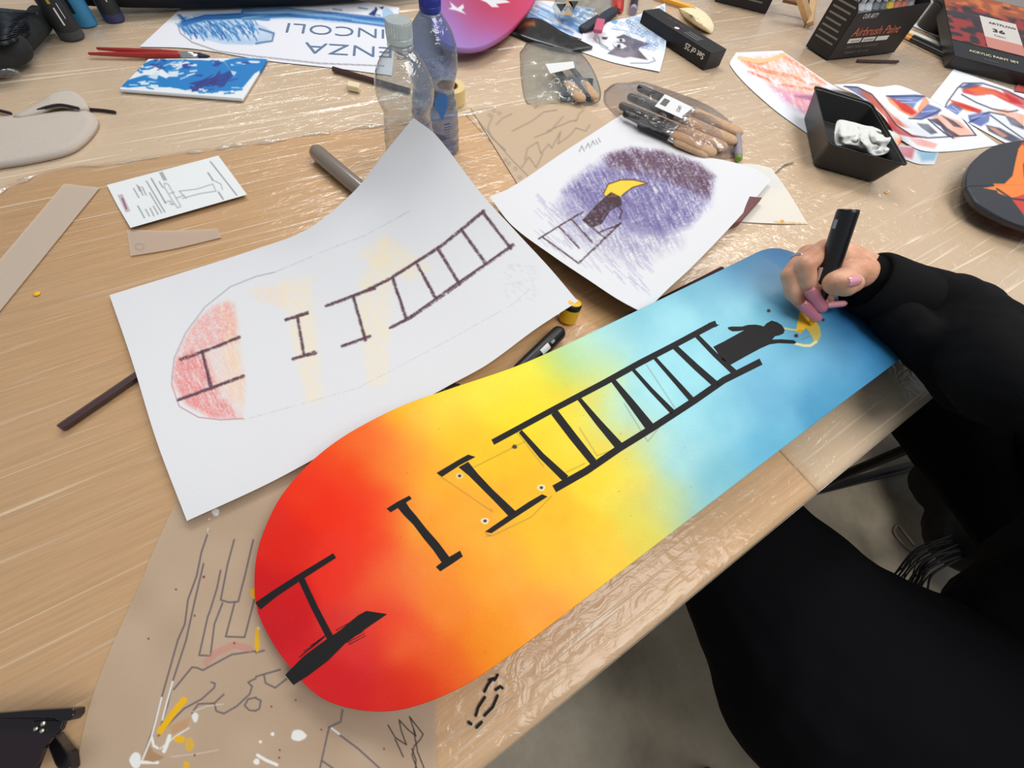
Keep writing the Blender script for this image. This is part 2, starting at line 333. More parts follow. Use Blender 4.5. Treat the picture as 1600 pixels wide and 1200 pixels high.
# clear plastic film stretched over the tables
def film_mat():
    mt = bpy.data.materials.new('table_film'); mt.use_nodes = True; N = mt.node_tree.nodes; Lk = mt.node_tree.links; N.remove(N['Principled BSDF']); out = N['Material Output']
    tc = N.new('ShaderNodeTexCoord'); at = N.new('ShaderNodeAttribute'); at.attribute_name = 'Col'
    sep = N.new('ShaderNodeSeparateColor'); Lk.new(at.outputs['Color'], sep.inputs[0])
    # wrinkle height: long pulled creases + crumpled ridges
    def noise(scale, sc, rot, detail=3, dist=0, w=None):
        mp = N.new('ShaderNodeMapping'); mp.inputs['Scale'].default_value = sc; mp.inputs['Rotation'].default_value = (0, 0, rot); Lk.new(tc.outputs['Object'], mp.inputs['Vector'])
        n = N.new('ShaderNodeTexNoise'); n.noise_type = 'RIDGED_MULTIFRACTAL' if w else 'FBM'; n.inputs['Scale'].default_value = scale; n.inputs['Detail'].default_value = detail; n.inputs['Distortion'].default_value = dist
        Lk.new(mp.outputs[0], n.inputs['Vector']); return n
    a = noise(5, (.6, 5, 1), .35, 4, .8, True); c = noise(9, (1, 2.6, 1), -.5, 4, 1.4, True); d = noise(38, (1, 1.6, 1), .2, 3, 2.0)
    s1 = N.new('ShaderNodeMath'); s1.operation = 'MULTIPLY_ADD'; Lk.new(c.outputs['Fac'], s1.inputs[0]); s1.inputs[1].default_value = .55; Lk.new(a.outputs['Fac'], s1.inputs[2])
    s2 = N.new('ShaderNodeMath'); s2.operation = 'MULTIPLY_ADD'; Lk.new(d.outputs['Fac'], s2.inputs[0]); s2.inputs[1].default_value = .5; Lk.new(s1.outputs[0], s2.inputs[2])
    # sparse long pulled creases, whitened where the film is folded
    prev = None
    for (sc, rot, sd_, lo) in (((.55, 26, 1), .30, 3.1, .63), ((.7, 34, 1), -.12, 9.7, .66), ((1.0, 30, 1), .95, 5.3, .68), ((1.1, 24, 1), -.75, 7.9, .68)):
        mp = N.new('ShaderNodeMapping'); mp.inputs['Scale'].default_value = sc; mp.inputs['Rotation'].default_value = (0, 0, rot); mp.inputs['Location'].default_value = (sd_, sd_ * 2, 0); Lk.new(tc.outputs['Object'], mp.inputs['Vector'])
        n = N.new('ShaderNodeTexNoise'); n.inputs['Scale'].default_value = 4.2; n.inputs['Detail'].default_value = 2; n.inputs['Distortion'].default_value = .7; Lk.new(mp.outputs[0], n.inputs['Vector'])
        r = N.new('ShaderNodeMapRange'); r.inputs[1].default_value = lo; r.inputs[2].default_value = lo + .09; Lk.new(n.outputs['Fac'], r.inputs[0])
        if prev is None: prev = r
        else:
            mxn = N.new('ShaderNodeMath'); mxn.operation = 'MAXIMUM'; Lk.new(prev.outputs[0], mxn.inputs[0]); Lk.new(r.outputs[0], mxn.inputs[1]); prev = mxn
    s3 = N.new('ShaderNodeMath'); s3.operation = 'MULTIPLY_ADD'; Lk.new(prev.outputs[0], s3.inputs[0]); s3.inputs[1].default_value = .5; Lk.new(s2.outputs[0], s3.inputs[2])
    bp = N.new('ShaderNodeBump'); bp.inputs['Distance'].default_value = .0036; Lk.new(s3.outputs[0], bp.inputs['Height']); Lk.new(sep.outputs['Green'], bp.inputs['Strength'])
    b2 = N.new('ShaderNodeBump'); b2.inputs['Distance'].default_value = .0024; Lk.new(s2.outputs[0], b2.inputs['Height']); Lk.new(sep.outputs['Green'], b2.inputs['Strength'])
    tr = N.new('ShaderNodeBsdfTransparent'); tr.inputs[0].default_value = (.98, .98, .98, 1)
    df = N.new('ShaderNodeBsdfDiffuse'); df.inputs[0].default_value = L4((250, 228, 198)); gl = N.new('ShaderNodeBsdfGlossy'); gl.inputs['Roughness'].default_value = .16
    lw = N.new('ShaderNodeFresnel'); lw.inputs[0].default_value = 1.4
    Lk.new(b2.outputs[0], df.inputs['Normal'])
    for s in (gl,): Lk.new(bp.outputs[0], s.inputs['Normal'])
    hzs = N.new('ShaderNodeMath'); hzs.operation = 'MULTIPLY_ADD'; hzs.use_clamp = True; Lk.new(prev.outputs[0], hzs.inputs[0]); hzs.inputs[1].default_value = .42; Lk.new(sep.outputs['Red'], hzs.inputs[2])
    m1 = N.new('ShaderNodeMixShader'); Lk.new(hzs.outputs[0], m1.inputs[0]); Lk.new(tr.outputs[0], m1.inputs[1]); Lk.new(df.outputs[0], m1.inputs[2])
    mu = N.new('ShaderNodeMath'); mu.operation = 'MULTIPLY'; mu.inputs[1].default_value = 1.9; mu.use_clamp = True; Lk.new(lw.outputs[0], mu.inputs[0])
    m2 = N.new('ShaderNodeMixShader'); Lk.new(mu.outputs[0], m2.inputs[0]); Lk.new(m1.outputs[0], m2.inputs[1]); Lk.new(gl.outputs[0], m2.inputs[2]); Lk.new(m2.outputs[0], out.inputs[0])
    return mt
FILM = film_mat()
xs = np.linspace(-1.24, 2.94, 420); ys = np.r_[[TZ - 0.055, TZ - .03, TZ - .008], np.linspace(0, 1, 260)]
X = np.zeros((263, 420, 3)); X[..., 0] = xs[None]
yy = np.linspace(NEAR - .0008, 1.74, 260)
X[3:, :, 1] = yy[:, None]; X[3:, :, 2] = TZ + .0006
X[:3, :, 1] = (NEAR - .0022 + .0012 * np.sin(xs * 38) * np.array([1.6, 1, 0])[:, None] * .5); X[:3, :, 2] = ys[:3][:, None]; X[0, :, 2] += .012 * np.sin(xs * 9) * np.sin(xs * 23)
# haze of the film: second overlapping layer beyond the fold line and right of the joint (Red), wrinkle strength (Green)
bx = [(0, 299), (37, 280), (100, 262), (175, 257), (275, 240), (350, 230), (405, 222), (470, 212), (512, 207), (600, 195), (730, 178), (800, 160)]
bw = np.array([P(x, y) for x, y in bx])[:, :2]
fold = np.interp(X[..., 0], bw[:, 0], bw[:, 1])
hz = np.clip((X[..., 1] - fold) / .006 + .5, 0, 1); hz = np.maximum(hz, np.clip((X[..., 0] - SEAM) / .01, 0, 1) * .9)
vn = vnoise(263, 420, 12, 16, 3)
C = np.zeros((263, 420, 3)); C[..., 0] = .14 + .42 * hz + .10 * (vn - .5); C[..., 1] = .55 + .3 * hz; C[..., 2] = 0
nearedge = np.clip(1 - (X[..., 1] - NEAR) / .12, 0, 1); C[..., 0] += .12 * nearedge; C[..., 1] += .12 * nearedge; C = np.clip(C, .02, 1.3)
fo = gridmesh('plastic_film', X, None, FILM)
at = fo.data.color_attributes.new('Col', 'FLOAT_COLOR', 'POINT'); CC = np.ones((263 * 420, 4)); CC[:, :3] = C.reshape(-1, 3); at.data.foreach_set('color', CC.ravel())
tag(fo, 'wrinkled clear plastic film stretched over the wooden work tables and over their near edge', 'table cover')
# the folded edge of the upper film layer: a narrow doubled, rumpled lip
fl_ = resamp([(x, y, 0) for x, y in bx], 220); nrw = 5; Wf = np.zeros((nrw, 220, 3)); nz = vnoise(nrw, 220, 2, 3, 77); n1d = vnoise(2, 220, 9, 9, 78)[0]; n2d = vnoise(2, 220, 6, 6, 79)[0]
for j in range(nrw):
    Wf[j] = P(fl_[:, 0], fl_[:, 1] + 5 * (n1d - .5), .0016); Wf[j, :, 1] += (j - 2) * .0022 * np.clip(1.6 * n2d - .35, .06, 1.3) * (.7 + .6 * nz[j]); Wf[j, :, 2] += n2d * (.0022 * (1 - ((j - 2) / 2.0) ** 2)) * (.5 + nz[j])
lip = gridmesh('folded_lip', Wf, None, clear('film_lip', (244, 240, 232), .34, (250, 240, 222), .1, .6, 160, 1.3, .002), fo)
lip.location = Vector(Wf.reshape(-1, 3).mean(0).tolist()) - fo.location

# ================================================================== THE PAINTED SKATEBOARD DECK
cv = Canvas(395, 375, 1420, 1120, (255, 200, 0))
S = [(420,930,(222,24,28)),(500,780,(255,52,18)),(480,1050,(222,30,34)),(440,850,(240,40,22)),(415,980,(214,20,28)),(560,700,(255,100,28)),(540,740,(255,64,22)),(590,690,(255,120,50)),(640,650,(255,185,8)),(600,720,(255,128,46)),
 (575,797,(255,48,22)),(600,800,(255,92,36)),(640,800,(255,168,56)),(634,713,(255,166,50)),(719,684,(255,198,8)),(775,628,(255,224,0)),(700,640,(255,212,0)),(760,600,(255,220,0)),(840,580,(255,230,8)),(805,575,(255,222,0)),(875,625,(246,220,26)),(905,615,(225,222,92)),(880,556,(170,205,120)),(868,570,(160,200,150)),
 (845,600,(252,228,20)),(900,545,(185,224,214)),(930,580,(190,218,170)),(950,520,(160,212,224)),(1000,500,(134,196,222)),(1100,440,(112,176,208)),(1170,405,(62,112,160)),(1150,425,(90,152,194)),(1220,398,(48,88,140)),(1200,430,(104,168,206)),(1240,420,(70,120,166)),(1250,560,(108,176,216)),(1190,620,(100,168,212)),
 (1300,560,(88,156,204)),(1370,530,(26,96,166)),(1345,492,(26,86,150)),(1390,550,(52,124,182)),(1320,500,(46,112,172)),(1330,540,(84,150,200)),(1050,520,(146,208,232)),(1020,600,(160,218,236)),(930,640,(252,216,50)),(902,656,(250,216,40)),(948,645,(168,216,226)),(975,640,(164,216,234)),(1090,650,(146,208,230)),(1060,720,(160,212,226)),
 (1000,700,(176,212,200)),(960,690,(245,218,70)),(985,745,(238,218,90)),(1030,790,(206,212,130)),(1045,800,(196,208,140)),(960,730,(252,214,20)),(1000,820,(236,214,52)),(1010,835,(226,206,60)),(940,860,(254,196,10)),(880,900,(255,180,4)),(850,960,(252,152,8)),(860,850,(255,190,16)),(790,860,(255,172,40)),(760,900,(255,164,40)),(750,780,(255,172,40)),(820,800,(255,190,20)),
 (700,950,(255,142,48)),(640,1000,(250,96,44)),(600,960,(248,74,46)),(560,1000,(232,52,46)),(700,1040,(246,98,24)),(760,1010,(252,140,16)),(620,1090,(222,38,24)),(540,1080,(220,32,36)),(660,1070,(232,60,22)),(800,1000,(254,156,4)),(600,900,(255,98,46)),(640,900,(255,128,56)),(680,880,(255,152,52)),(540,880,(250,54,34)),(570,850,(255,66,34)),(700,820,(255,168,44)),(690,740,(255,176,36)),(760,720,(255,200,14)),
 (1300,620,(76,150,198)),(1200,700,(104,178,218)),(1120,760,(122,188,214)),(1150,640,(130,196,226)),(1270,520,(100,166,206)),(1080,580,(148,212,234)),(1200,560,(120,188,224)),(1140,500,(130,196,224)),(1380,570,(70,142,194)),(1080,800,(140,190,200))]
S = [(x, y, c_ if c_[2] < 150 else (min(255, c_[0] * 1.03), min(255, c_[1] * 1.03), c_[2] * .98)) for x, y, c_ in S]
cv.scatter(S, 26)
vn = vnoise(cv.h, cv.w, 40, 40, 5) + .5 * vnoise(cv.h, cv.w, 14, 14, 6) - .75
blue = np.clip((cv.a[..., 2] - 150) / 60, 0, 1)[..., None]
cv.a = np.clip(cv.a + vn[..., None] * (np.array([14, 10, 7]) * blue + np.array([0, 9, 9]) * (1 - blue)), 0, 255)
K = (30, 26, 26)
for a_, b_ in (((768, 566), (812, 578)),): pass
PEN = (120, 105, 70)
for l in (((683, 738), (732, 711)), ((739, 731), (820, 690)), ((686, 743), (770, 800)), ((759, 838), (772, 836), (830, 808), (862, 775)), ((758, 833), (768, 838)), ((808, 676), (850, 730)), ((905, 668), (933, 712)), ((933, 712), (960, 702)), ((885, 738), (914, 724)), ((975, 630), (1012, 690), (1032, 665)), ((1010, 570), (1055, 638)), ((1222, 512), (1245, 518)), ((1252, 530), (1270, 524))): cv.stroke(l, 1.3, PEN, .55)
cv.poly([(1250,486),(1256,484),(1264,496),(1262,510),(1250,521),(1244,516),(1247,500)], (250, 200, 60)); cv.stroke([(1244, 517), (1254, 518)], 4, (214, 158, 44), .8)
cv.poly([(1260,500),(1272,499),(1281,511),(1283,524),(1277,536),(1269,541),(1271,530),(1264,518),(1256,508)], (255, 190, 30), 1, 'soft')
cv.stroke([(1243, 537), (1256, 540), (1266, 540), (1275, 534)], 4, (240, 222, 150)); cv.stroke([(1226, 513), (1236, 515), (1245, 516)], 2.4, (226, 216, 130))
for (x, y, r, ring) in ((718, 743.6, 3, 5), (804, 698, 4, 0), (758, 814, 3, 6), (846, 762, 3, 6), (739, 733, 1.6, 3), (1201, 485.5, 3, 0), (1244, 524.5, 3.4, 0), (1286, 500, 2.6, 0)):
    if ring: cv.dot(x, y, ring, (248, 240, 214), 1, ring * .8)
    cv.dot(x, y, r, (60, 52, 48), 1, r * .85)
for i in range(60):
    x, y = random.uniform(410, 1380), random.uniform(400, 1100); cv.dot(x, y, random.uniform(.6, 1.1), (150, 90, 50) if x < 950 else (90, 130, 150), .6)
DU = np.array([-.1772,-.1755,-.168,-.157,-.135,-.106,-.08,-.052,-.006,.031,.116,.266,.396,.465,.500,.530,.556,.575,.587,.5925])
UPV = np.array([-.008,.006,.028,.045,.066,.080,.0865,.0885,.0875,.083,.0735,.0745,.0768,.0785,.0795,.078,.071,.056,.034,-.004])
LU = np.array([-.1772,-.1755,-.169,-.155,-.134,-.107,-.068,-.028,.03,.13,.26,.40,.47,.515,.545,.566,.580,.588,.5925])
LV = np.array([-.008,-.022,-.048,-.081,-.103,-.119,-.1285,-.130,-.1295,-.128,-.126,-.124,-.1235,-.122,-.119,-.113,-.090,-.052,-.004])
def zdeck(u, v):
    a = np.maximum(-.010 - u, 0) / .155; b_ = np.maximum(u - .480, 0) / .112
    q = np.abs(v + .026) / .1
    return .0487 - .0325 * np.minimum(a, 1.3) ** 1.6 - .035 * np.minimum(b_, 1.3) ** 1.55 - .0045 * q ** 4
nu, nv = 1150, 430
tt = np.linspace(0, 1, nu); uu = tt - np.sin(2 * PI * tt) * .10 * 0
uu = DU[0] + (DU[-1] - DU[0]) * (tt + (1 - np.cos(PI * tt)) / 2 * 0.6) / 1.6
uu = DU[0] + (DU[-1] - DU[0]) * np.where(tt < .12, (tt / .12) ** 2 * .09, np.where(tt > .88, 1 - ((1 - tt) / .12) ** 2 * .09, .09 + (tt - .12) / .76 * .82))
def smooth_edge(Ux, Vx):
    a = np.zeros((len(Ux), 3)); a[:, 0] = Ux; a[:, 1] = Vx; r = resamp(a, 3000); return np.interp(uu, np.maximum.accumulate(r[:, 0]), r[:, 1])
vu = smooth_edge(DU, UPV); vl = smooth_edge(LU, LV)
s_ = np.linspace(0, 1, nv)[:, None]; V = vu[None] * (1 - s_) + vl[None] * s_; U = np.broadcast_to(uu[None], V.shape)
Z = TZ + .0012 + zdeck(U, V)
W = np.stack([U, V, Z], -1)
c3 = (W - CAM) @ RC.T; ppx = c3[..., 0] / c3[..., 2] * F + 800; ppy = c3[..., 1] / c3[..., 2] * F + 600
DECKM = vcmat('airbrushed_deck', .42, .35, .035, 700, .12)
deck = gridmesh('skateboard_deck', W, cv.sample(ppx, ppy), DECKM, None, .0095, -1)
tag(deck, 'large skateboard deck airbrushed red to yellow to blue with a black ladder', 'skateboard deck')
# black brushwork, as thin paint lying on the board
INK = mat('black_paint', (25, 22, 23), .8, var=.15, vscale=300)
def hitdeck(x, y, off=.00025):
    h = .04
    for _ in range(30):
        p = P(x, y, h); h = .5 * h + .5 * (zdeck(p[0], p[1]) + .0012)
    return p + np.array([0, 0, off])
def paint(polys, name, parent, hit, mt, cell=14):
    bm = bmesh.new()
    for pl in polys:
        vs = [bm.verts.new((x, y, 0)) for x, y in pl]
        try: bm.faces.new(vs)
        except ValueError: pass
    bm.normal_update(); bmesh.ops.triangulate(bm, faces=bm.faces[:])
    xs_ = [v.co.x for v in bm.verts]; ys_ = [v.co.y for v in bm.verts]
    for k in range(int(min(xs_) // cell), int(max(xs_) // cell) + 1): bmesh.ops.bisect_plane(bm, geom=bm.verts[:] + bm.edges[:] + bm.faces[:], plane_co=(k * cell, 0, 0), plane_no=(1, 0, 0))
    for k in range(int(min(ys_) // cell), int(max(ys_) // cell) + 1): bmesh.ops.bisect_plane(bm, geom=bm.verts[:] + bm.edges[:] + bm.faces[:], plane_co=(0, k * cell, 0), plane_no=(0, 1, 0))
    bm.verts.index_update(); mb = MB(); mb.add([hit(v.co.x, v.co.y) for v in bm.verts], [[v.index for v in f.verts] for f in bm.faces], mt); bm.free()
    return mb.build(name, parent)
def bar(pts, w0, w1=None):
    w1 = w0 if w1 is None else w1; pts = [Vector(p) for p in pts]; n = len(pts); Lf, Rt = [], []
    for i, p in enumerate(pts):
        t = (pts[min(i + 1, n - 1)] - pts[max(i - 1, 0)]).normalized(); nn = Vector((-t.y, t.x)); w = (w0 + (w1 - w0) * i / (n - 1)) / 2 * (1 + random.uniform(-.05, .05)); Lf.append(tuple(p + nn * w)); Rt.append(tuple(p - nn * w))
    return Lf + Rt[::-1]
z7 = lambda L: [(550 + x * .28153, 600 + y * .28153) for x, y in L]; zB = lambda L: [(1000 + x * .1875, 450 + y * .1875) for x, y in L]; z3 = lambda L: [(400 + x / 4, 900 + y / 4) for x, y in L]
art = [bar([(770, 691), (820, 664), (868, 638), (944, 598), (1000, 567), (1056, 538), (1112, 508), (1119, 505.5)], 9.5, 9), [(1106, 505), (1112, 504), (1124, 508), (1110, 512)],
 bar([(866, 764), (916, 736), (967, 701), (1022, 667), (1085, 626), (1131, 594), (1189, 565)], 11.5, 10.5),
 bar([(813, 674), (846, 712), (884, 748)], 6, 12), bar([(866, 644), (895, 682), (927, 722)], 12, 12), bar([(904, 622), (935, 660), (968, 698)], 6, 13), bar([(956, 592), (985, 628), (1016, 668)], 7, 15),
 bar([(986, 574), (1018, 610), (1053, 646)], 5, 8), bar([(1020, 556), (1052, 592), (1084, 628)], 5, 9), bar([(1052, 540), (1088, 574), (1122, 604)], 8, 11), bar([(1086, 522), (1116, 553), (1152, 586)], 7, 9),
 zB([(610,490),(700,445),(800,390),(868,352),(820,360),(770,362),(735,342),(732,328),(760,322),(850,322),(900,308),(960,306),(1000,312),(1030,322),(1040,310),(1055,295),(1095,272),(1140,285),(1180,310),(1205,350),(1195,380),(1160,395),(1125,402),(1100,430),(1180,428),(1280,435),(1303,452),(1290,465),(1150,460),(1080,470),(1000,505),(880,570),(800,615),(755,640),(690,600)]),
 bar([(403, 947), (430, 927), (470, 901), (523, 868)], 13, 8), bar([(471, 905), (492, 950), (518, 1000)], 10, 11),
 z3([(183,618),(235,682),(330,620),(450,530),(560,420),(700,320),(820,238),(690,218),(640,245),(590,285),(520,345),(460,382),(380,440),(300,500),(230,570)]),
 z7([(192,692),(215,712),(268,680),(332,636),(318,620),(250,655)]), z7([(252,685),(300,658),(320,690),(355,730),(410,800),(480,880),(540,960),(500,992),(450,920),(400,860),(340,780),(290,730)]), z7([(466,1015),(490,1040),(560,995),(615,957),(600,925),(540,960),(500,988)]),
 z7([(470,495),(500,515),(600,450),(685,405),(645,392),(590,422)]), z7([(592,462),(645,432),(700,500),(780,585),(910,708),(868,732),(790,650),(700,560),(650,510)]), z7([(738,820),(775,828),(900,745),(1085,625),(1055,612),(980,655),(905,705),(868,730)])]
for k in range(9): y0 = 250 + k * 14; art.append(bar(z3([(500 + 10 * k, y0 + 90 - 3 * k), (640 + k * 6, y0 + 10)]), 1.2, .6)); art.append(bar(z3([(270 + 14 * k, 500 - 11 * k + random.uniform(-9, 9)), (410 + 5 * k, 400 - 5 * k)]), 1.2, .5))
paint(art, 'painted_ladder', deck, hitdeck, INK)

# ================================================================== DRAWING SHEETS
PAPER = vcmat('drawing_paper', .75, .2, .012, 500, .1)
# -- big A3 ladder sketch
c = Canvas(165, 178, 910, 820, WHITE)
RED = (226, 120, 120); PL = (92, 66, 76)
c.poly([(268, 590), (275, 552), (300, 508), (332, 478), (356, 468), (372, 500), (376, 560), (384, 600), (380, 656), (330, 654), (290, 632), (270, 608)], (242, 186, 168), .6, 'hatch', 6); c.poly([(340, 480), (362, 470), (374, 520), (382, 600), (378, 640), (350, 600)], (246, 214, 170), .5, 'hatch', 14)
c.poly([(270, 590), (276, 560), (300, 545), (325, 560), (340, 610), (372, 652), (330, 652), (290, 630)], (228, 118, 120), .75, 'hatch', 8); c.poly([(300, 508), (332, 480), (366, 470), (370, 535), (300, 550), (280, 548)], (232, 150, 150), .6, 'crayon', 8)
for pl in ([(388, 452), (450, 440), (446, 482), (400, 470)],): c.poly(pl, (246, 214, 180), .6, 'hatch', 8)
for pl in ([(436, 440), (485, 432), (500, 560), (505, 628), (480, 632), (458, 540)], [(562, 440), (602, 368), (612, 440), (606, 600), (575, 604), (560, 500)], [(560, 400), (600, 366), (680, 420), (640, 440)]): c.poly(pl, (247, 226, 182), .6, 'hatch', 12)
GR = (165, 165, 170)
c.stroke([(268, 600), (272, 560), (290, 520), (320, 480), (360, 448), (400, 432), (430, 425)], 1.6, GR, .9); c.stroke([(430, 425), (520, 387), (570, 368), (640, 330)], 1.2, GR, .6, 'crayon')
c.stroke([(268, 600), (280, 635), (310, 652), (345, 656), (380, 654)], 1.5, (190, 130, 135), .9); c.stroke([(380, 656), (440, 640), (560, 606), (700, 532), (800, 476), (830, 450)], 1.2, (190, 190, 195), .7, 'crayon')
def crayon(pts, wd=6, n=4):
    for k in range(n): c.stroke(pts, wd / 2.0, PL, .85, 'crayon', 1.0)
    c.stroke(pts, wd, PL, .55, 'crayon')
for pts in ([(283, 562), (330, 545), (374, 527)], [(316, 549), (330, 604)], [(278, 625), (330, 606), (380, 588)], [(447, 500), (480, 489)], [(465, 496), (475, 555)], [(458, 561), (493, 551)],
            [(510, 478), (548, 464), (585, 450)], [(552, 464), (571, 532)], [(535, 541), (577, 526)], [(576, 452), (608, 436), (690, 384), (756, 330)], [(610, 512), (640, 497), (700, 455), (802, 383)],
            [(614, 436), (634, 498)], [(652, 414), (682, 467)], [(684, 388), (718, 444)], [(722, 361), (759, 411)], [(754, 331), (798, 388)]): crayon(pts)
for k in range(60):
    x = random.uniform(785, 835); y = random.uniform(410, 470); c.stroke([(x, y), (x + 5, y + 3)], 1, (200, 200, 205), .6)
top = [(171, 461, .006), (285, 426, .008), (400, 389, .016), (480, 358, .030), (552, 300, .056), (600, 240, .090), (646, 184, .125)]
rgt = [(646, 184, .125), (682, 212, .104), (750, 300, .060), (810, 366, .034), (860, 420, .026), (903, 471, .030)]
bot = [(292, 814, .010), (420, 755, .010), (540, 690, .012), (661, 625, .014), (706, 600, .015), (762, 569, .018), (837, 514, .024), (903, 471, .030)]
lft = [(171, 461, .006), (205, 560, .012), (245, 690, .012), (292, 814, .010)]
sheet('ladder_sketch', top, bot, lft, rgt, c, PAPER, 'large white sheet with a crayon ladder sketch and red patch, its far corner curled up', 'drawing', step=1.15)
# -- night sky sketch
c = Canvas(750, 170, 1215, 500, WHITE); VI = (108, 98, 148); BR = (98, 70, 88)
c.poly([(955, 238), (985, 231), (1035, 236), (1090, 254), (1117, 276), (1110, 322), (1075, 352), (1040, 366), (1000, 370), (930, 352), (868, 320), (900, 280)], (160, 155, 200), .75, 'hatch', 14)
c.poly([(880, 300), (920, 262), (1000, 262), (1110, 300), (1080, 352), (1030, 366), (950, 345)], VI, .9, 'hatch', 16); c.poly([(870, 335), (900, 285), (990, 300), (1050, 330), (1060, 380), (990, 410), (900, 372)], VI, .55, 'hatch', 34)
c.poly([(940, 244), (985, 231), (1035, 236), (1092, 255), (1117, 276), (1108, 312), (1060, 290), (1000, 272), (950, 262)], BR, .95, 'hatch', 8); c.poly([(955, 240), (1035, 238), (1112, 272), (1106, 300), (1040, 270), (960, 256)], (90, 62, 76), .7, 'crayon', 8)
for k in range(130):
    x = random.uniform(835, 1010); y = 300 + (x - 835) * .45 + random.uniform(0, 75); c.stroke([(x, y), (x + 13, y + 13)], 1.2, (160, 155, 195), .5)
c.poly([(943, 303), (950, 288), (970, 281), (990, 281), (1012, 286), (990, 292), (976, 300), (968, 308), (950, 308)], (246, 206, 70), 1); c.stroke([(943, 303), (950, 288), (970, 281), (990, 281), (1012, 286), (988, 293), (972, 306)], 1.8, (90, 62, 50), .9)
DK = (70, 48, 52)
for k in range(3):
    c.poly([(910, 344), (930, 322), (945, 308), (955, 300), (970, 308), (972, 320), (955, 328), (940, 350), (925, 356)], DK, .75, 'crayon')
c.stroke([(962, 318), (972, 330), (968, 342)], 2.4, DK, .9)
for pts in ([(842, 373), (876, 352), (910, 331)], [(903, 412), (935, 382), (970, 348)], [(848, 371), (902, 410)], [(874, 354), (905, 388)], [(893, 343), (925, 378)], [(912, 345), (945, 372)], [(938, 362), (970, 350)]):
    for k in range(3): c.stroke(pts, 2.0, DK, .8, 'crayon', .7)
for k, (a, b_) in enumerate([((905,237),(909,228)),((909,228),(913,236)),((915,232),(919,224)),((919,224),(922,231)),((924,228),(926,220)),((926,220),(930,226)),((931,219),(934,225)),((935,216),(938,222))]): c.stroke([a, b_], 1.2, (120, 120, 125), .9)
sheet('night_sky_sketch', [(765, 307, .020), (800, 292, .018), (880, 238, .008), (971, 179, .003)], [(1007, 490, .030), (1040, 455, .026), (1080, 418, .022), (1150, 345, .014), (1205, 281, .010)],
      [(765, 307, .020), (800, 352, .024), (864, 400, .028), (922, 439, .034), (966, 468, .034), (1007, 490, .030)], [(971, 179, .003), (1015, 207, .003), (1075, 240, .006), (1130, 250, .014), (1180, 264, .014), (1205, 281, .010)],
      c, PAPER, 'white sheet with a purple crayon night sky, yellow moon and small ladder figure', 'drawing', step=1.15)
# -- translucent tracing paper under the deck tail
c = Canvas(30, 690, 720, 1400, (190, 164, 138)); G = (92, 84, 90)
vn = vnoise(c.h, c.w, 60, 60, 12); c.a += (vn[..., None] - .5) * 14
b1 = lambda L: [(x / 4, 900 + y / 4) for x, y in L]; b2 = lambda L: [(200 + x * .1875, 750 + y * .1875) for x, y in L]
for pts in (b2([(670,430),(610,600),(570,800),(500,1000),(470,1200)]) + b1([(1110,400),(1050,620),(1010,760),(960,950),(885,1160)]), b2([(630,700),(570,950),(515,1200)]) + b1([(1165,400),(1085,640),(1050,800),(1000,960)]),
   b2([(770,755),(740,900),(680,1100)]) + b1([(1300,250),(1245,495),(1315,500),(1340,300),(1390,170)]), b2([(885,500),(830,700),(775,1000),(840,1022),(920,1015),(980,780),(1045,500)]), b1([(1465,170),(1410,380),(1530,385),(1600,100)]),
   b1([(1085,710),(1200,570),(1230,575),(1270,590),(1450,490),(1600,470)]), b1([(990,1000),(1080,900),(1150,830),(1260,770),(1340,700),(1345,670),(1320,665)]), b1([(1200,860),(1240,800),(1340,795),(1400,740)]), b1([(1340,795),(1350,845),(1400,860),(1480,815),(1560,740),(1575,690),(1550,665),(1600,640)]),
   b1([(1600,760),(1550,770),(1530,810),(1560,840),(1600,845)]), z3([(50,620),(60,670),(120,700),(190,645)]), z3([(0,630),(150,585)]), z3([(0,765),(30,780),(20,830),(0,840)]), z3([(0,480),(50,465)]), z3([(540,840),(528,910),(455,945),(410,1160),(395,1230)]), z3([(455,945),(640,1080),(780,1210)]), z3([(415,1155),(520,1230)])):
    c.stroke(pts, 2.6, G, .85, None, .3); c.stroke(pts, 1.6, (120, 105, 112), .5)
BLK = (40, 30, 32)
for pts in (z3([(825,932),(870,1010),(940,1055),(905,960),(895,900)]), z3([(895,900),(950,960),(1000,1000),(960,880)]), z3([(870,1020),(920,1130)]), z3([(960,880),(1045,990),(1020,1030),(990,1060),(975,1120),(1005,1200)]), z3([(985,960),(1010,1100),(1050,1200)]), z3([(975,1080),(1000,1150),(995,1220)])): c.stroke(pts, 1.7, BLK, .9)
WH = (238, 238, 234); YE = (240, 184, 22)
c.stroke(b1([(1010, 760), (975, 900), (945, 1010), (885, 1160)]), 2.6, WH); c.stroke(b1([(1080, 660), (1040, 800), (1015, 900)]), 2.6, WH); c.stroke(b1([(885, 1165), (985, 1165)]), 5, WH); c.dot(212, 1188, 9, WH, 1, 13); c.dot(305, 1121, 5, WH, .9, 8)
c.stroke(b1([(1060, 1000), (1040, 1060), (1025, 1095)]), 6, WH); c.stroke(b1([(950, 1010), (960, 1060), (985, 1075)]), 4, WH); c.stroke(b1([(1000, 1080), (1100, 1000), (1180, 950)]), 2.5, WH, .8); c.stroke(b1([(1200, 850), (1290, 815), (1395, 800)]), 1.4, WH, .6); c.stroke(b1([(1070, 1130), (1240, 1110), (1360, 1088)]), 1.4, WH, .5)
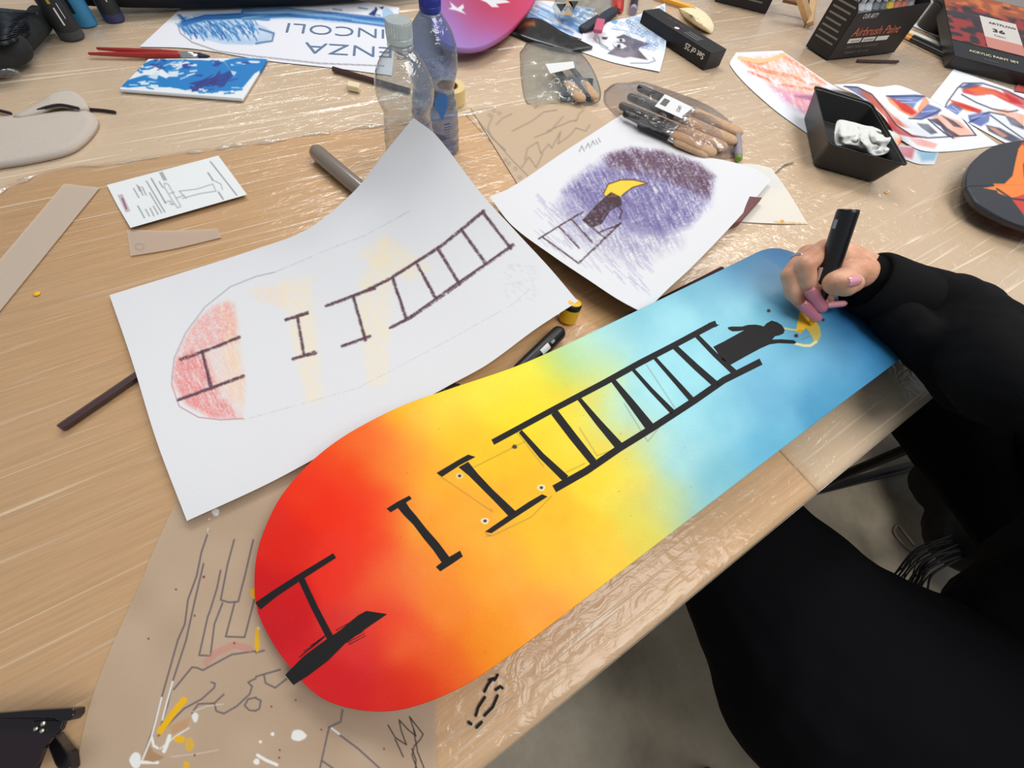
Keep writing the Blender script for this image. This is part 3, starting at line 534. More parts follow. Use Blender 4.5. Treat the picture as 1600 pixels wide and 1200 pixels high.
c.dot(466, 1149, 12, WH, 1, 9); c.dot(337, 800.5, 6, WH); c.dot(426, 1147, 3, WH); c.dot(327, 811, 1.3, WH); c.stroke([(325, 826), (325, 834)], 2, WH, .7); c.dot(407, 1159, 2.5, WH); c.dot(403, 982, 2.5, WH); c.stroke(z3([(10, 1120), (60, 1150), (130, 1180)]), 5, WH); c.stroke([(518, 1138), (530, 1147)], 3.5, WH); c.dot(401, 1190, 5, WH)
c.poly(b1([(900, 1150), (935, 1060), (960, 1100), (1030, 1135), (960, 1165)]), (172, 132, 94), .8); c.poly(b1([(1060, 940), (1190, 880), (1170, 950), (1080, 990)]), (196, 150, 106), .8, None, 3)
c.stroke(b1([(1150, 775), (1080, 860), (1000, 970)]), 10, YE); c.dot(281, 1155, 9, YE, .9, 6); c.dot(296, 1163, 7, YE, .6, 11); c.dot(291, 1196, 5, YE, .8, 7); c.dot(398, 927, 7, YE, 1, 9); c.dot(402, 1000, 4, YE, .9, 20)
c.stroke(b1([(1290, 540), (1350, 480), (1460, 430), (1560, 455)]), 11, (206, 128, 124), .5)
for (x, y) in ((413, 831), (319, 901), (275, 921), (232, 998), (304, 962), (318, 902), (462, 1094), (424, 1104), (600, 1170), (502, 1140), (437, 1172), (436, 1184), (366, 1005), (304, 1180)): c.dot(x, y, 1.6, (130, 40, 44), .9)
TRACE = vcmat('tracing_paper', .5, .35, .012, 300, .05, alpha=.93)
sheet('tracing_paper', [(274, 786), (420, 740), (560, 700), (705, 690)], [(92, 1300), (300, 1300), (500, 1300), (684, 1300)], [(274, 786), (240, 860), (222, 906), (175, 1010), (141, 1100), (118, 1200), (92, 1300)],
      [(705, 690), (690, 900), (680, 1080), (682, 1200), (684, 1300)], c, TRACE, 'greyish tracing paper with line drawing and white and yellow paint spots, under the deck tail', 'tracing paper', step=1.3, base=.0006)
# -- tracing paper behind bottles
c = Canvas(700, 150, 1010, 330, (205, 178, 148))
for pts in ([(722, 160), (800, 250), (850, 300)], [(800, 205), (830, 190), (850, 175), (870, 172)], [(820, 250), (824, 232), (840, 222), (845, 240), (858, 225), (862, 232), (876, 205), (872, 225), (890, 212), (900, 200), (915, 205), (922, 195)], [(815, 262), (826, 245), (838, 262), (848, 240)], [(770, 180), (762, 200), (768, 215), (790, 235)],
            [(775, 195), (785, 185), (800, 178)], [(735, 172), (770, 250), (790, 270)], [(845, 135), (848, 155), (835, 170)], [(900, 190), (905, 178), (912, 172)], [(855, 205), (890, 190), (900, 188)], [(835, 215), (860, 205), (880, 182)]): c.stroke(pts, 1.5, (140, 122, 108), .9)
for (x, y) in ((772, 173), (780, 177), (765, 180), (795, 256), (805, 264), (812, 277), (790, 250)): c.dot(x, y, 3, (150, 132, 115)); c.dot(x, y, 1.8, (205, 178, 148))
sheet('tracing_paper', lines((735, 168), (905, 160), 2), lines((835, 330), (1010, 300), 2), lines((735, 168), (835, 330), 2), [(905, 160), (960, 205), (1010, 300)], c, TRACE, 'tan tracing paper with a faint feather outline, behind the clear bottles', 'tracing paper', step=1.6)
# -- instruction leaflet
c = Canvas(160, 235, 395, 365, (232, 235, 236)); T_ = (110, 112, 116)
q = lambda L: [(x / 4, 200 + y / 4) for x, y in L]
for pts, wd in (([(1315,210),(1480,420)],1.6), ([(1300,280),(1330,325)],1.8), ([(1365,400),(1395,445)],1.8), ([(945,315),(1035,470)],1.8), ([(1000,280),(1025,325)],1.8), ([(1012,276),(1038,325)],1.8), ([(995,335),(1020,375)],1.4), ([(855,355),(875,395)],1.4), ([(835,378),(868,435)],1.4), ([(870,365),(892,420)],1.4), ([(888,368),(914,420)],1.4),
   ([(915,332),(1030,525)],1.5), ([(862,488),(903,562)],1.6), ([(910,508),(935,552)],1.4), ([(938,500),(962,550)],1.4), ([(958,488),(988,540)],1.4), ([(935,405),(1010,530)],1.4)): c.stroke(q(pts), wd, T_, .85)
for pts in ([(1120,395),(1230,382),(1330,350),(1350,395),(1250,410),(1140,440)], [(1120,395),(1165,440)], [(1325,325),(1350,335),(1380,350),(1390,385)], [(1028,345),(1050,350),(1130,490),(1110,500),(1075,450),(1028,370),(1028,345)], [(1035,465),(1060,455),(1085,480),(1060,475)], [(1100,440),(1150,420)], [(1060,410),(1090,400)]): c.stroke(q(pts), 1.2, (140, 142, 146), .9)
c.poly(q([(735, 420), (765, 412), (815, 520), (785, 528)]), (196, 170, 184), .9); c.stroke(q([(765, 440), (790, 505)]), 2.2, (110, 70, 90), .9)
LEAF = vcmat('leaflet_paper', .6, .3, .012, 500, .1)
sheet('instruction_leaflet', lines((167, 289), (341, 243), 2), lines((204, 356), (386, 304), 2), [(167, 289, .003), (184, 322, .003), (204, 356, .006)], [(341, 243, .006), (364, 274, .003), (386, 304, .006)], c, LEAF, 'small white instruction leaflet with line diagram, lying left of the ladder sketch', 'leaflet', step=1.2)
# -- strips of frosted tape
TAPE = vcmat('frosted_tape', .6, .3, .02, 400, .05, alpha=.8)
c = Canvas(-80, 280, 165, 560, (208, 190, 172))
sheet('tape_strip', lines((100, 287), (156, 293), 1), lines((-80, 500), (-60, 560), 1), lines((100, 287), (-80, 500), 3), lines((156, 293), (-60, 560), 3), c, TAPE, 'long frosted tape strip stuck diagonally at the left edge of the picture', 'tape', 'frosted tape strips', step=4)
c = Canvas(190, 350, 350, 410, (204, 180, 160)); c.stroke([(218 + 7 * math.cos(a), 386 + 5 * math.sin(a)) for a in np.linspace(0, 6.3, 14)], 1.1, (150, 135, 125), .8)
sheet('tape_strip', [(198, 359), (270, 360), (340, 357)], [(204, 400), (270, 389), (346, 371)], lines((198, 359), (204, 400), 1), lines((340, 357), (346, 371), 1), c, TAPE, 'short frosted tape strip stuck below the instruction leaflet', 'tape', 'frosted tape strips', step=2)
# ================================================================== BOTTLES
def bottle_axis(px, py, H):
    p = PV(px, py, H); return Vector((p.x, p.y, TZ))
def px_profile(base, prof):
    """(row in the photograph, half width) measured on the bottle -> (radius, height)"""
    out = []
    for (row, hw) in prof:
        lo, hi = -.05, .30
        for _ in range(40):
            m_ = (lo + hi) / 2
            if proj(base + UP * m_)[1] > row: lo = m_
            else: hi = m_
        q_ = base + UP * m_; side = (q_ - Vector(CAM.tolist())).cross(UP).normalized()
        a = proj(q_ + side * .01); b = proj(q_ - side * .01); s_ = math.hypot(a[0] - b[0], a[1] - b[1]) / .02; out.append((hw / s_, max(m_, .001)))
    return out
def bottle(base, prof, capprof, tint, cm, captint, label, ribs, haze=.05):
    t = empty('water_bottle', base, label, 'bottle')
    pr = px_profile(base, prof); pr.sort(key=lambda q_: q_[1])
    pts = resamp([(r, z, 0) for r, z in pr], 110)
    zz = pts[:, 1]; rr = pts[:, 0] * (1 + ribs * np.sin(zz * 480) * ((zz > .015) & (zz < .10)))
    prof3 = [(.008, .006), (float(rr[0]) * .8, .002)] + [(float(r), float(z)) for r, z in zip(rr, zz)]
    # slight crumpling of the thin plastic
    b_ = MB(); b_.lathe(base, UP, prof3, clear(cm, tint, haze, (214, 222, 232), .05, .6, 70, 1.3, .004), 48, cap=False); b_.build('bottle_body', t, smooth=True)
    cp = px_profile(base, capprof); cp.sort(key=lambda q_: q_[1]); z0, z1 = cp[0][1], cp[-1][1]; r0 = cp[0][0]
    k = MB(); n = 60; r1 = cp[-1][0]
    k.lathe(base, UP, [(r0 * .99, z0), (r0, z0 + .004), (r0, z0 + .0045), (r0 * .97, z0 + .005), (r1, z0 + .006), (r1, z1 - .002), (r1 * .92, z1)], captint, n)
    V = k.v
    for i, v in enumerate(V):
        if 4 * n <= i < 6 * n and i % 2: V[i] = tuple(Vector(v) + (Vector((base.x, base.y, v[2])) - Vector(v)).normalized() * .0006)
    k.build('cap', t, smooth=False)
    nk = MB(); nk.lathe(base, UP, [(r0 * .8, z0 - .006), (r0 * 1.0, z0 - .005), (r0 * 1.0, z0 - .003), (r0 * .8, z0 - .002)], clear(cm + '_neck', tint, .3), 40); nk.build('neck_ring', t, smooth=True)
    return t, pr
fb = bottle_axis(622, 34, .195)
capw = clear('cap_clear', (222, 232, 232), .62, (212, 222, 222), .2)
t, pf = bottle(fb, [(325, 38), (300, 39), (270, 39), (240, 39), (215, 39), (192, 38), (180, 36.5), (170, 38), (158, 43), (143, 46), (128, 46.5), (112, 43), (98, 37), (85, 28), (76, 19), (68, 15)], [(64, 21), (30, 22)],
       (238, 242, 244), 'bottle_clear', capw, 'empty clear bottle with frosted white cap, standing in front of the blue-capped bottle', .012)
m_ = MB(); m_.text('18', PV(612, 36, .1962), (1, -.5, 0), (.5, 1, 0), .010, mat('cap_print', (110, 118, 124), .6)); m_.build('cap_mark', t)
bb = bottle_axis(671, -8, .188)
bluecap = mat('cap_blue', (40, 52, 150), .35, spec=.5)
t2, pf = bottle(bb, [(262, 34), (240, 35), (205, 36), (175, 36), (150, 34), (137, 31.5), (125, 34), (110, 38), (92, 39.5), (72, 39.5), (55, 36), (42, 31), (30, 24), (20, 18)], [(14, 17.5), (-8, 18)],
       (172, 190, 226), 'bottle_blue', bluecap, 'bluish clear bottle with dark blue cap and drop-shaped label print, behind the frosted-cap bottle', .012, .10)
# water-drop prints on the shell
def bottle_patch(base, u0, ang, z, poly, mt, r):
    out = []
    for (a, b_) in poly:
        th = ang + a / r; out.append(base + Vector((math.cos(th) * (r + .0004), math.sin(th) * (r + .0004), z + b_)))
    return out
def facing(base): d = Vector(CAM.tolist()) - base; return math.atan2(d.y, d.x)
LB = mat('print_blue', (62, 122, 190), .4); LD = mat('print_navy', (60, 74, 132), .4); m_ = MB(); fa = facing(bb); r_ = pf[3][0]
for (da, z, s_, mt_) in ((.30, .082, 1.0, LB), (-.62, .060, .9, LB)):
    pl = [(0.0, .020)] + [(.0105 * math.sin(t_) * (1 if t_ < PI else 1), -.0105 * math.cos(t_) * -1 * .0 + .0105 * math.cos(t_)) for t_ in np.linspace(.8, 2 * PI - .8, 12)]
    pl = [(a * s_, (-b_ if i else -b_) * 1.2 * s_) for i, (a, b_) in enumerate(pl)]
    V = bottle_patch(bb, 0, fa + da, z, pl, mt_, r_); m_.add(V, [tuple(range(len(V)))], mt_)
for k in range(4):
    V = bottle_patch(bb, 0, fa + .05 + .11 * k, .036 - .001 * k, [(-.0018, -.004), (.0018, -.004), (.0018, .004), (-.0018, .004)], LD, r_); m_.add(V, [(0, 1, 2, 3)], LD)
for k in range(6):
    V = bottle_patch(bb, 0, fa + .52, .052 - .004 * k, [(-.005, -.001), (.005, -.001), (.005, .0004), (-.005, .0004)], LD, r_); m_.add(V, [(0, 1, 2, 3)], LD)
m_.build('label_print', t2)

# ================================================================== PENS, PENCILS, BRUSHES
BLACKP = mat('black_plastic', (26, 25, 26), .38); PLUM = mat('plum_lacquer', (62, 34, 38), .35, coat=.3); LEAD = mat('pencil_lead', (70, 50, 54), .6); WOODC = mat('bare_wood', (214, 178, 130), .6, var=.08, vscale=120)
def pencil(a, b_, ha, hb, r, mt_, label, group=None, name='coloured_pencil', point=None):
    A, B = PV(*a, ha), PV(*b_, hb); t = empty(name, (A + B) / 2, label, 'pencil', group); d = (B - A).normalized(); L = (B - A).length
    m_ = MB(); m_.tube([A, B - d * (.014 if point else 0)], r, mt_, 6, round_=False); m_.build('barrel', t)
    if point:
        k = MB(); k.tube([B - d * .014, B - d * .004], [r * .95, r * .3], WOODC, 10, round_=False); k.build('sharpened_wood', t)
        k = MB(); k.tube([B - d * .004, B], [r * .3, r * .08], point, 8, round_=False); k.build('tip', t)
    e = MB(); e.tube([A - d * .0008, A + d * .0008], r * .9, mat('pencil_end', (96, 62, 58), .5), 8, round_=False); e.build('end', t)
    return t
pencil((96, 668), (226, 579), .0052, .0052, .0042, PLUM, 'dark plum pencil lying lower left, half under the ladder sketch')
pencil((1128, 421), (985, 494), .0060, .0058, .0042, PLUM, 'dark plum pencil lying between the night sky sketch and the deck')
pencil((521, 108), (640, 142), .0056, .0056, .0046, PLUM, 'short dark plum pencil behind the clear bottle')
pencil((1340, 95), (1403, 96.5), .0045, .0045, .0035, PLUM, 'small dark crayon stub in front of the black paint box')
def brush(a, b_, h, r, label, hmt, group=None, frac=.76, tipc=(40, 40, 70), L=None):
    A, B = PV(*a, h), PV(*b_, h); d = (B - A).normalized(); L = (B - A).length; t = empty('paint_brush', (A + B) / 2, label, 'brush', group)
    m_ = MB(); m_.tube([A, A + d * L * .25, A + d * L * .6, A + d * L * frac], [r * .45, r * .7, r * 1.0, r * .85], hmt, 14); m_.build('handle', t, smooth=True)
    m_ = MB(); m_.tube([A + d * L * (frac - .01), A + d * L * (frac + .02), A + d * L * (frac + .09), A + d * L * (frac + .15)], [r * .9, r * .95, r * .95, r * 1.05], mat('ferrule', (205, 205, 205), .22, metal=.9), 14, flat=.8, round_=False); m_.build('ferrule', t, smooth=True)
    m_ = MB(); m_.tube([A + d * L * (frac + .145), B - d * L * .03, B], [r * 1.0, r * 1.0, r * .5], mat('bristles%d' % tipc[0], tipc, .8, bump=.5, bscale=900), 14, flat=.6); m_.build('bristles', t, smooth=True); return t
REDL = mat('red_lacquer', (168, 44, 36), .3, coat=.4)
brush((153, 76), (318, 86), .0075, .0048, 'red-handled paint brush, the farther of two lying above the blue palette', REDL)
brush((140, 84), (326, 88), .0068, .0048, 'red-handled paint brush, the nearer of two, its dark bristles pointing right', REDL)
# grey translucent marker cap under the curl of the ladder sketch
A, B = PV(497, 240, .0125), PV(590, 318, .0125); d = (B - A).normalized(); t = empty('marker_tube', (A + B) / 2, 'grey translucent round-ended tube lying beside the curled corner of the ladder sketch', 'tube')
m_ = MB(); m_.tube([A, A + d * .04, B], [.0118, .0114, .0114], clear('smoke_plastic', (170, 160, 150), .55, (176, 160, 146), .2), 28); m_.build('tube_shell', t, smooth=True)
m_ = MB(); m_.tube([A + d * .012, B - d * .004], .0065, mat('taupe_core', (128, 112, 100), .5), 20); m_.build('inner_barrel', t, smooth=True)
# black marker end showing between sketch and deck
A, B = PV(872, 521, .0105), PV(812, 580, .0105); d = (B - A).normalized(); t = empty('black_marker', (A + B) / 2, 'black marker pen poking out between the ladder sketch and the deck', 'marker')
m_ = MB(); m_.tube([A, B], .0088, BLACKP, 26); m_.build('barrel', t, smooth=True)
nrm = (Vector(CAM.tolist()) - A).normalized(); nrm = (nrm - d * nrm.dot(d)).normalized(); sd = d.cross(nrm)
def wrap(m_, A, d, nrm, r, s0, s1, a0, a1, mt_, n=8, off=.0003):
    sd = d.cross(nrm); V = []; Fs = []
    for i in range(n + 1):
        a = a0 + (a1 - a0) * i / n; w_ = (nrm * math.cos(a) + sd * math.sin(a)) * (r + off); V += [A + d * s0 + w_, A + d * s1 + w_]
    for i in range(n): Fs.append((2 * i, 2 * i + 1, 2 * i + 3, 2 * i + 2))
    m_.add(V, Fs, mt_)
WPR = mat('white_print', (226, 226, 226), .6)
m_ = MB(); wrap(m_, A, d, nrm, .0088, .026, .040, -.7, .1, WPR); wrap(m_, A, d, nrm, .0088, .016, .022, -.45, -.1, mat('grey_print', (150, 150, 152), .6)); m_.build('label', t)
# yellow highlighter stub and small brush under the sheets
base = PV(888, 503, 0); t = empty('yellow_marker', base, 'yellow and black marker cap standing under the corner of the ladder sketch', 'marker')
YEL = mat('yellow_plastic', (240, 186, 40), .4)
m_ = MB(); ax = (Vector((.25, .2, 1))).normalized(); m_.lathe(PV(886, 500, .001), ax, [(.0105, 0), (.0112, .002), (.0112, .018)], YEL, 30); m_.build('cap', t, smooth=False, bevel=.0006)
m_ = MB(); m_.lathe(PV(886, 500, .001) + ax * .0183, ax, [(.0113, 0), (.0113, .005), (.0105, .0065)], BLACKP, 30); m_.build('black_band', t)
m_ = MB(); m_.lathe(PV(886, 500, .001) + ax * .0251, ax, [(.0100, 0), (.0100, .001), (.006, .003)], YEL, 30); m_.build('top_disc', t)
brush((640, 640), (716, 602), .0060, .0042, 'small dark brush tip showing between the ladder sketch edge and the deck', BLACKP, None, .6, (60, 52, 40))

# ================================================================== UPPER LEFT: palette, paint paper, cans, pads
c = Canvas(178, 80, 425, 162, (232, 236, 240)); BL = (24, 124, 196); q = lambda L: [(x / 4, y / 4) for x, y in L]
c.poly(q([(740,540),(800,500),(900,470),(990,470),(1040,490),(1120,430),(1060,470),(1010,430),(960,410),(900,420),(890,400),(950,375),(1100,372),(1250,375),(1400,385),(1440,440),(1400,380),(1480,360),(1590,365),(1680,370),(1660,420),(1590,460),(1520,545),(1430,570),(1300,575),(1180,570),(1100,550),(1020,545),(900,540),(800,548)]), BL, 1)
for pl, cc in ((q([(1050,440),(1120,430),(1110,480),(1060,480)]), (225, 232, 240)), (q([(920,480),(1000,440),(980,500)]), (210, 226, 240)), (q([(1180,520),(1350,480),(1440,440),(1450,470),(1400,540),(1290,570),(1190,560)]), (38, 62, 140)), (q([(1060,400),(1220,395),(1180,430),(1080,420)]), (40, 70, 150)), (q([(1440,440),(1480,450),(1460,480)]), (200, 215, 235)), (q([(930,400),(1040,395),(1000,430)]), (60, 60, 130)), (q([(1200,470),(1270,465),(1260,480)]), (40, 60, 140))): c.poly(pl, cc, .95)
for k in range(46):
    x = random.uniform(200, 405); y = 94 + (x < 240) * 10 + random.uniform(0, 8); c.stroke([(x, y), (x + random.uniform(6, 16), y + random.uniform(-3, 3))], random.uniform(1.5, 4), random.choice([(232, 236, 240), BL, BL, (40, 66, 150)]), .9)
for k in range(40):
    x = random.uniform(200, 380); y = 125 + (x - 200) * .09 + random.uniform(-3, 10); c.stroke([(x, y), (x + random.uniform(6, 14), y + random.uniform(-2, 3))], random.uniform(1.5, 4), random.choice([(232, 236, 240), BL]), .9)
for k in range(26):
    x = random.uniform(235, 300); y = random.uniform(98, 124); c.stroke([(x, y), (x + random.uniform(4, 14), y - random.uniform(0, 7))], random.uniform(1.2, 3), random.choice([(232, 236, 240), (215, 228, 242), BL, (44, 60, 140)]), .9)
for k in range(30):
    a_ = random.uniform(0, 1); x = 300 + a_ * 60; y = 136 - a_ * 18 + random.uniform(-6, 8); c.stroke([(x, y), (x + random.uniform(5, 14), y - random.uniform(0, 8))], random.uniform(1.2, 3), random.choice([(38, 50, 130), (60, 44, 120), (30, 80, 170)]), .8)
FOAM = vcmat('foam_board', .5, .4, .02, 300, .2)
o = sheet('paint_palette', lines((232, 92), (418, 90), 2), lines((186, 139), (378, 154), 2), lines((232, 92), (186, 139), 2), lines((418, 90), (378, 154), 2), c, FOAM, 'white foam palette board smeared with blue paint', 'palette', step=1.3, solid=.0045, offset=-1, base=.005)
c = Canvas(215, -40, 640, 140, (230, 231, 238)); q2 = lambda L: [(400 + x / 4, y / 4) for x, y in L]
c.poly([(278, 38), (288, 25), (330, 17), (400, 15), (400, 25), (395, 35), (415, 42), (428, 52), (420, 64), (395, 70), (350, 69), (310, 60), (285, 48)], (150, 188, 222), .75, 'soft', 3)
for k in range(170):
    a = random.random(); x = 284 + a * 118; y0 = 22 + 10 * abs(math.sin(a * 2.6)) + random.uniform(-4, 20) ; cc = random.choice([(44, 120, 186), (70, 140, 200), (30, 90, 170), (40, 80, 160), (225, 232, 242), (120, 165, 210)])
    L_ = min(20, 66 - y0) * random.uniform(.5, 1)
    if L_ > 3: c.stroke([(x - L_ * .5, y0 + L_ * .1), (x, y0 + L_ * .5), (x + L_ * .25, y0 + L_ * .95)], 1.5, cc, .8)
for k in range(26): y = random.uniform(-3, 7); c.stroke([(284, 36 + y * .6), (320, 26 + y), (370, 24 + y), (420, 26 + y)], 1.6, random.choice([(44, 110, 180), (90, 150, 205), (30, 84, 160), (225, 232, 242)]), .7, None, 1)
for k in range(60): y = random.uniform(-2, 12); c.stroke([(380, 18 + y), (450, 16 + y * .8), (520, 24 + y * .6), (620, 36 + y * .5)], 2.0, random.choice([(44, 110, 180), (80, 150, 205), (30, 84, 160), (170, 200, 226)]), .6, None, 2)
c.stroke([(278, 40), (282, 52), (300, 66), (340, 80), (400, 88), (500, 99), (600, 103)], 1.3, (120, 110, 120)); c.stroke([(400, 68), (425, 64), (428, 52), (405, 45)], 3, (70, 100, 150), .8)
for (x, y) in ((450, 25), (520, 14), (560, 12), (535, 30), (580, 22)): c.stroke([(x, y), (x + 14, y + 2)], 2, (80, 110, 160), .8)
c.poly(q2([(700,90),(740,60),(750,40),(760,60),(740,100)]), (40, 60, 110)); c.poly(q2([(770,45),(800,40),(790,60)]), (40, 60, 110)); c.dot(605, 22, 9, (140, 186, 222), .7)
t_sk = sheet('blue_lettering_sketch', [(288, 8), (400, -2), (520, -4), (624, 12)], [(218, 73), (300, 76), (420, 95), (520, 106), (612, 118)], lines((288, 8), (218, 73), 2), lines((624, 12), (612, 118), 2), c, PAPER, 'long white sheet with blue wave drawing and upside-down blue lettering', 'drawing', step=1.4)
BI = mat('blue_pencil', (96, 122, 156), .8)
def decal_text(parent, txt, p0, p1, hpx, mt_, h=.0028, weight=.004, name='lettering', up_px=None):
    a, b_ = PV(*p0, h), PV(*p1, h); x = b_ - a; y = UP.cross(x).normalized(); m_ = MB()
    sz = (PV(p0[0], p0[1] - 0, h) - PV(*(up_px or (p0[0], p0[1] + hpx)), h)).length
    m_.text(txt, a, x, y, sz * 1.38, mt_, .0003, weight, fit=(b_ - a).length); return m_.build(name, parent)
decal_text(t_sk, 'VINCOLI', (632, 48), (450, 36), 15, BI, .0025, -.01); decal_text(t_sk, 'SENZA', (640, 76), (477, 66), 17, BI, .0025, -.01)
# paint cans / bottles, leaning out of the frame at the top left
def can(bx, by, tx, ty, hpx, H, r, mt_, band, label, stripes=()):
    b0 = PV(bx, by, 0); b0 = Vector((b0.x, b0.y, TZ + .0022)); t = empty('marker_bottle', b0, label, 'paint marker', 'paint markers standing at the far left')
    m_ = MB(); m_.lathe(b0, UP, [(r * .93, 0), (r, .002), (r, .012)], band, 36); m_.build('base_band', t, smooth=False)
    m_ = MB(); m_.lathe(b0, UP, [(r * 1.0, .0121), (r * 1.0, H), (r * .9, H + .006), (r * .6, H + .012)], mt_, 36); m_.build('barrel', t, smooth=False)
    m_ = MB(); m_.lathe(b0, UP, [(r * .7, H + .0125), (r * .7, H + .045), (r * .6, H + .05)], BLACKP, 30); m_.build('cap', t)
    fa = facing(b0); m_ = MB()
    for (da, z0, z1, wd, mm) in stripes:
        V = [b0 + Vector((math.cos(fa + a) * (r + .0003), math.sin(fa + a) * (r + .0003), z)) for a, z in ((da, z0), (da + wd, z0), (da + wd, z1), (da, z1))]; m_.add(V, [(0, 1, 2, 3)], mm)
    if stripes: m_.build('label', t)
CANB = mat('can_black', (36, 40, 44), .45); CANU = mat('can_blue', (56, 132, 178), .45); CANN = mat('can_navy', (50, 56, 96), .45); GOLD = mat('gold_print', (180, 150, 60), .4)
can(115, 60, 0, 0, 0, .12, .0185, CANB, mat('can_foot', (60, 64, 68), .5), 'black marker bottle standing upper left, foremost of three', ((-.1, .022, .045, .12, WPR), (-.25, .05, .056, .2, GOLD), (.3, .03, .05, .05, WPR)))
can(137, 40, 0, 0, 0, .12, .0170, CANU, CANU, 'light blue marker bottle behind the foremost black one', ((-.7, .02, .11, .35, CANB),))
can(181, 33, 0, 0, 0, .12, .0165, CANB, CANN, 'black marker bottle with navy foot, rightmost of three upper left', ((.1, .03, .06, .1, WPR),))
# black ribbed garment at the left edge + dark bag strip along the top
KNIT = mat('black_knit', (34, 36, 38), .9, bump=.6, bscale=500, var=.3, vscale=60); c = Canvas(-90, -30, 90, 130, (78, 84, 90))
for k in range(13): c.stroke([(-90, 10 + k * 5), (-20, 18 + k * 4.2), (58, 24 + k * 3.2)], 2.6, (30, 32, 36), .95)
t = empty('knit_garment', PV(0, 50, 0), 'dark ribbed knit garment piled at the upper left edge', 'garment')
G = coons([(-90, 5, .03), (-10, 14, .05), (62, 22, .035)], [(-90, 70, .03), (0, 66, .05), (50, 46, .03)], [(-90, 5, .03), (-90, 70, .03)], [(62, 22, .035), (50, 46, .03)], .8)
gridmesh('ribbed_cuff', P(G[..., 0], G[..., 1], G[..., 2] + .0012 * np.sin(np.linspace(0, 2 * PI * 12, G.shape[0]))[:, None]), c.sample(G[..., 0], G[..., 1]), vcmat('knit_rib', .9, .1, .1, 400, .4), t, .004, -1)
m_ = MB()
for (x0, y0, x1, y1, r0, r1, h) in ((60, 26, 66, 22, .018, .014, .02), (64, 30, 20, 70, .020, .022, .022), (20, 72, -70, 98, .028, .03, .028), (-80, 60, -20, 90, .03, .03, .022)):
    m_.tube([PV(x0, y0, h), PV((x0 + x1) / 2, (y0 + y1) / 2, h + .004), PV(x1, y1, h)], [r0 * .8, (r0 + r1) * .45, r1 * .8], KNIT, 16)
m_.build('rolled_fabric', t, smooth=True, sub=1)
m_ = MB(); pts = [PV(-60, 100, .012), PV(-20, 104, .014), PV(12, 108, .012), PV(24, 112, .008)]; m_.tube(pts, [.022, .022, .016, .006], clear('bag_clear', (240, 240, 240), .12, (225, 225, 225), .12, .8, 60, .9, .002), 16, flat=.6)
o = m_.build('plastic_bag', None, smooth=True); tag(o, 'crumpled clear plastic bag below the ribbed knit garment', 'plastic bag')
a = PV(128, 10, .02); b_ = PV(870, -6, .02)
m_ = MB(); pts = [PV(x, y, .036) for x, y in ((120, -20), (250, -24), (400, -27), (560, -30), (640, -36))]; m_.tube(pts, [.03, .040, .042, .040, .02], mat('black_cloth', (22, 22, 26), .85, bump=.4, bscale=300), 20, flat=.85)
o = m_.build('black_bag', None, smooth=True, sub=1); tag(o, 'black cloth bag lying along the far edge behind the blue sketch', 'bag')
# two off-white foam pads, upper left
FO = mat('foam_pad', (196, 184, 172), .9, bump=.3, bscale=500, var=.03, vscale=300)
def pad(outline, h, th, label):
    m_ = MB(); a = resamp([(x, y, hh) for x, y, hh in outline + outline[:1]], 90)[:-1]; n = len(a); T_ = [PV(x, y, hh + h) for x, y, hh in a]; c0 = sum(T_, Vector()) / n
    V = []
    for k, s_ in enumerate((.0, .5, .85, 1.0)): V += [c0 + (p - c0) * max(s_, .001) + UP * (.004 * (1 - s_ ** 2)) for p in T_]
    V += [p - UP * th for p in T_]; Fs = []
    for r_ in range(4):
        for k in range(n): Fs.append((r_ * n + k, r_ * n + (k + 1) % n, (r_ + 1) * n + (k + 1) % n, (r_ + 1) * n + k))
    Fs.append(tuple(4 * n + k for k in range(n))); m_.add(V, Fs, FO); o = m_.build('foam_pad', None, smooth=True); return tag(o, label, 'foam pad', 'foam pads at the left edge')
pad([(-60, 190, 0), (0, 182, 0), (60, 178, 0), (110, 172, 0), (138, 174, 0), (151, 186, 0), (140, 208, 0), (110, 232, 0), (60, 246, 0), (0, 256, 0), (-60, 262, 0)], .008, .006, 'larger rounded off-white foam pad at the left edge, nearer of two')
pad([(20, 182, .0), (60, 160, .0), (85, 144, .001), (112, 142, .001), (132, 156, .001), (136, 168, .0), (122, 171, .0), (100, 164, .004), (80, 165, .004), (60, 175, .001), (30, 183, 0)], .010, .005, 'smaller curved off-white foam pad behind the larger one')
def cord(pts, r, name, label, mt_, cat='cord'):
    m_ = MB(); a = resamp([(x, y, h) for x, y, h in pts], 24); m_.tube([PV(x, y, h) for x, y, h in a], r, mt_, 8); o = m_.build(name, None, smooth=True); return tag(o, label, cat)
DKC = mat('dark_cord', (44, 28, 40), .6)
cord([(-30, 168, .0045), (-5, 172, .0045), (16, 177, .0045)], .0022, 'elastic_cord', 'piece of dark elastic cord at the left edge, beside the foam pads', DKC)
cord([(55, 174, .0105), (75, 167, .0135), (95, 164, .014), (122, 169, .012)], .0019, 'elastic_cord', 'dark elastic cord arching between the two foam pads', DKC)
cord([(141, 171, .003), (160, 172.5, .003), (179, 175, .003)], .0022, 'elastic_cord', 'short dark cord end lying right of the foam pads', DKC)
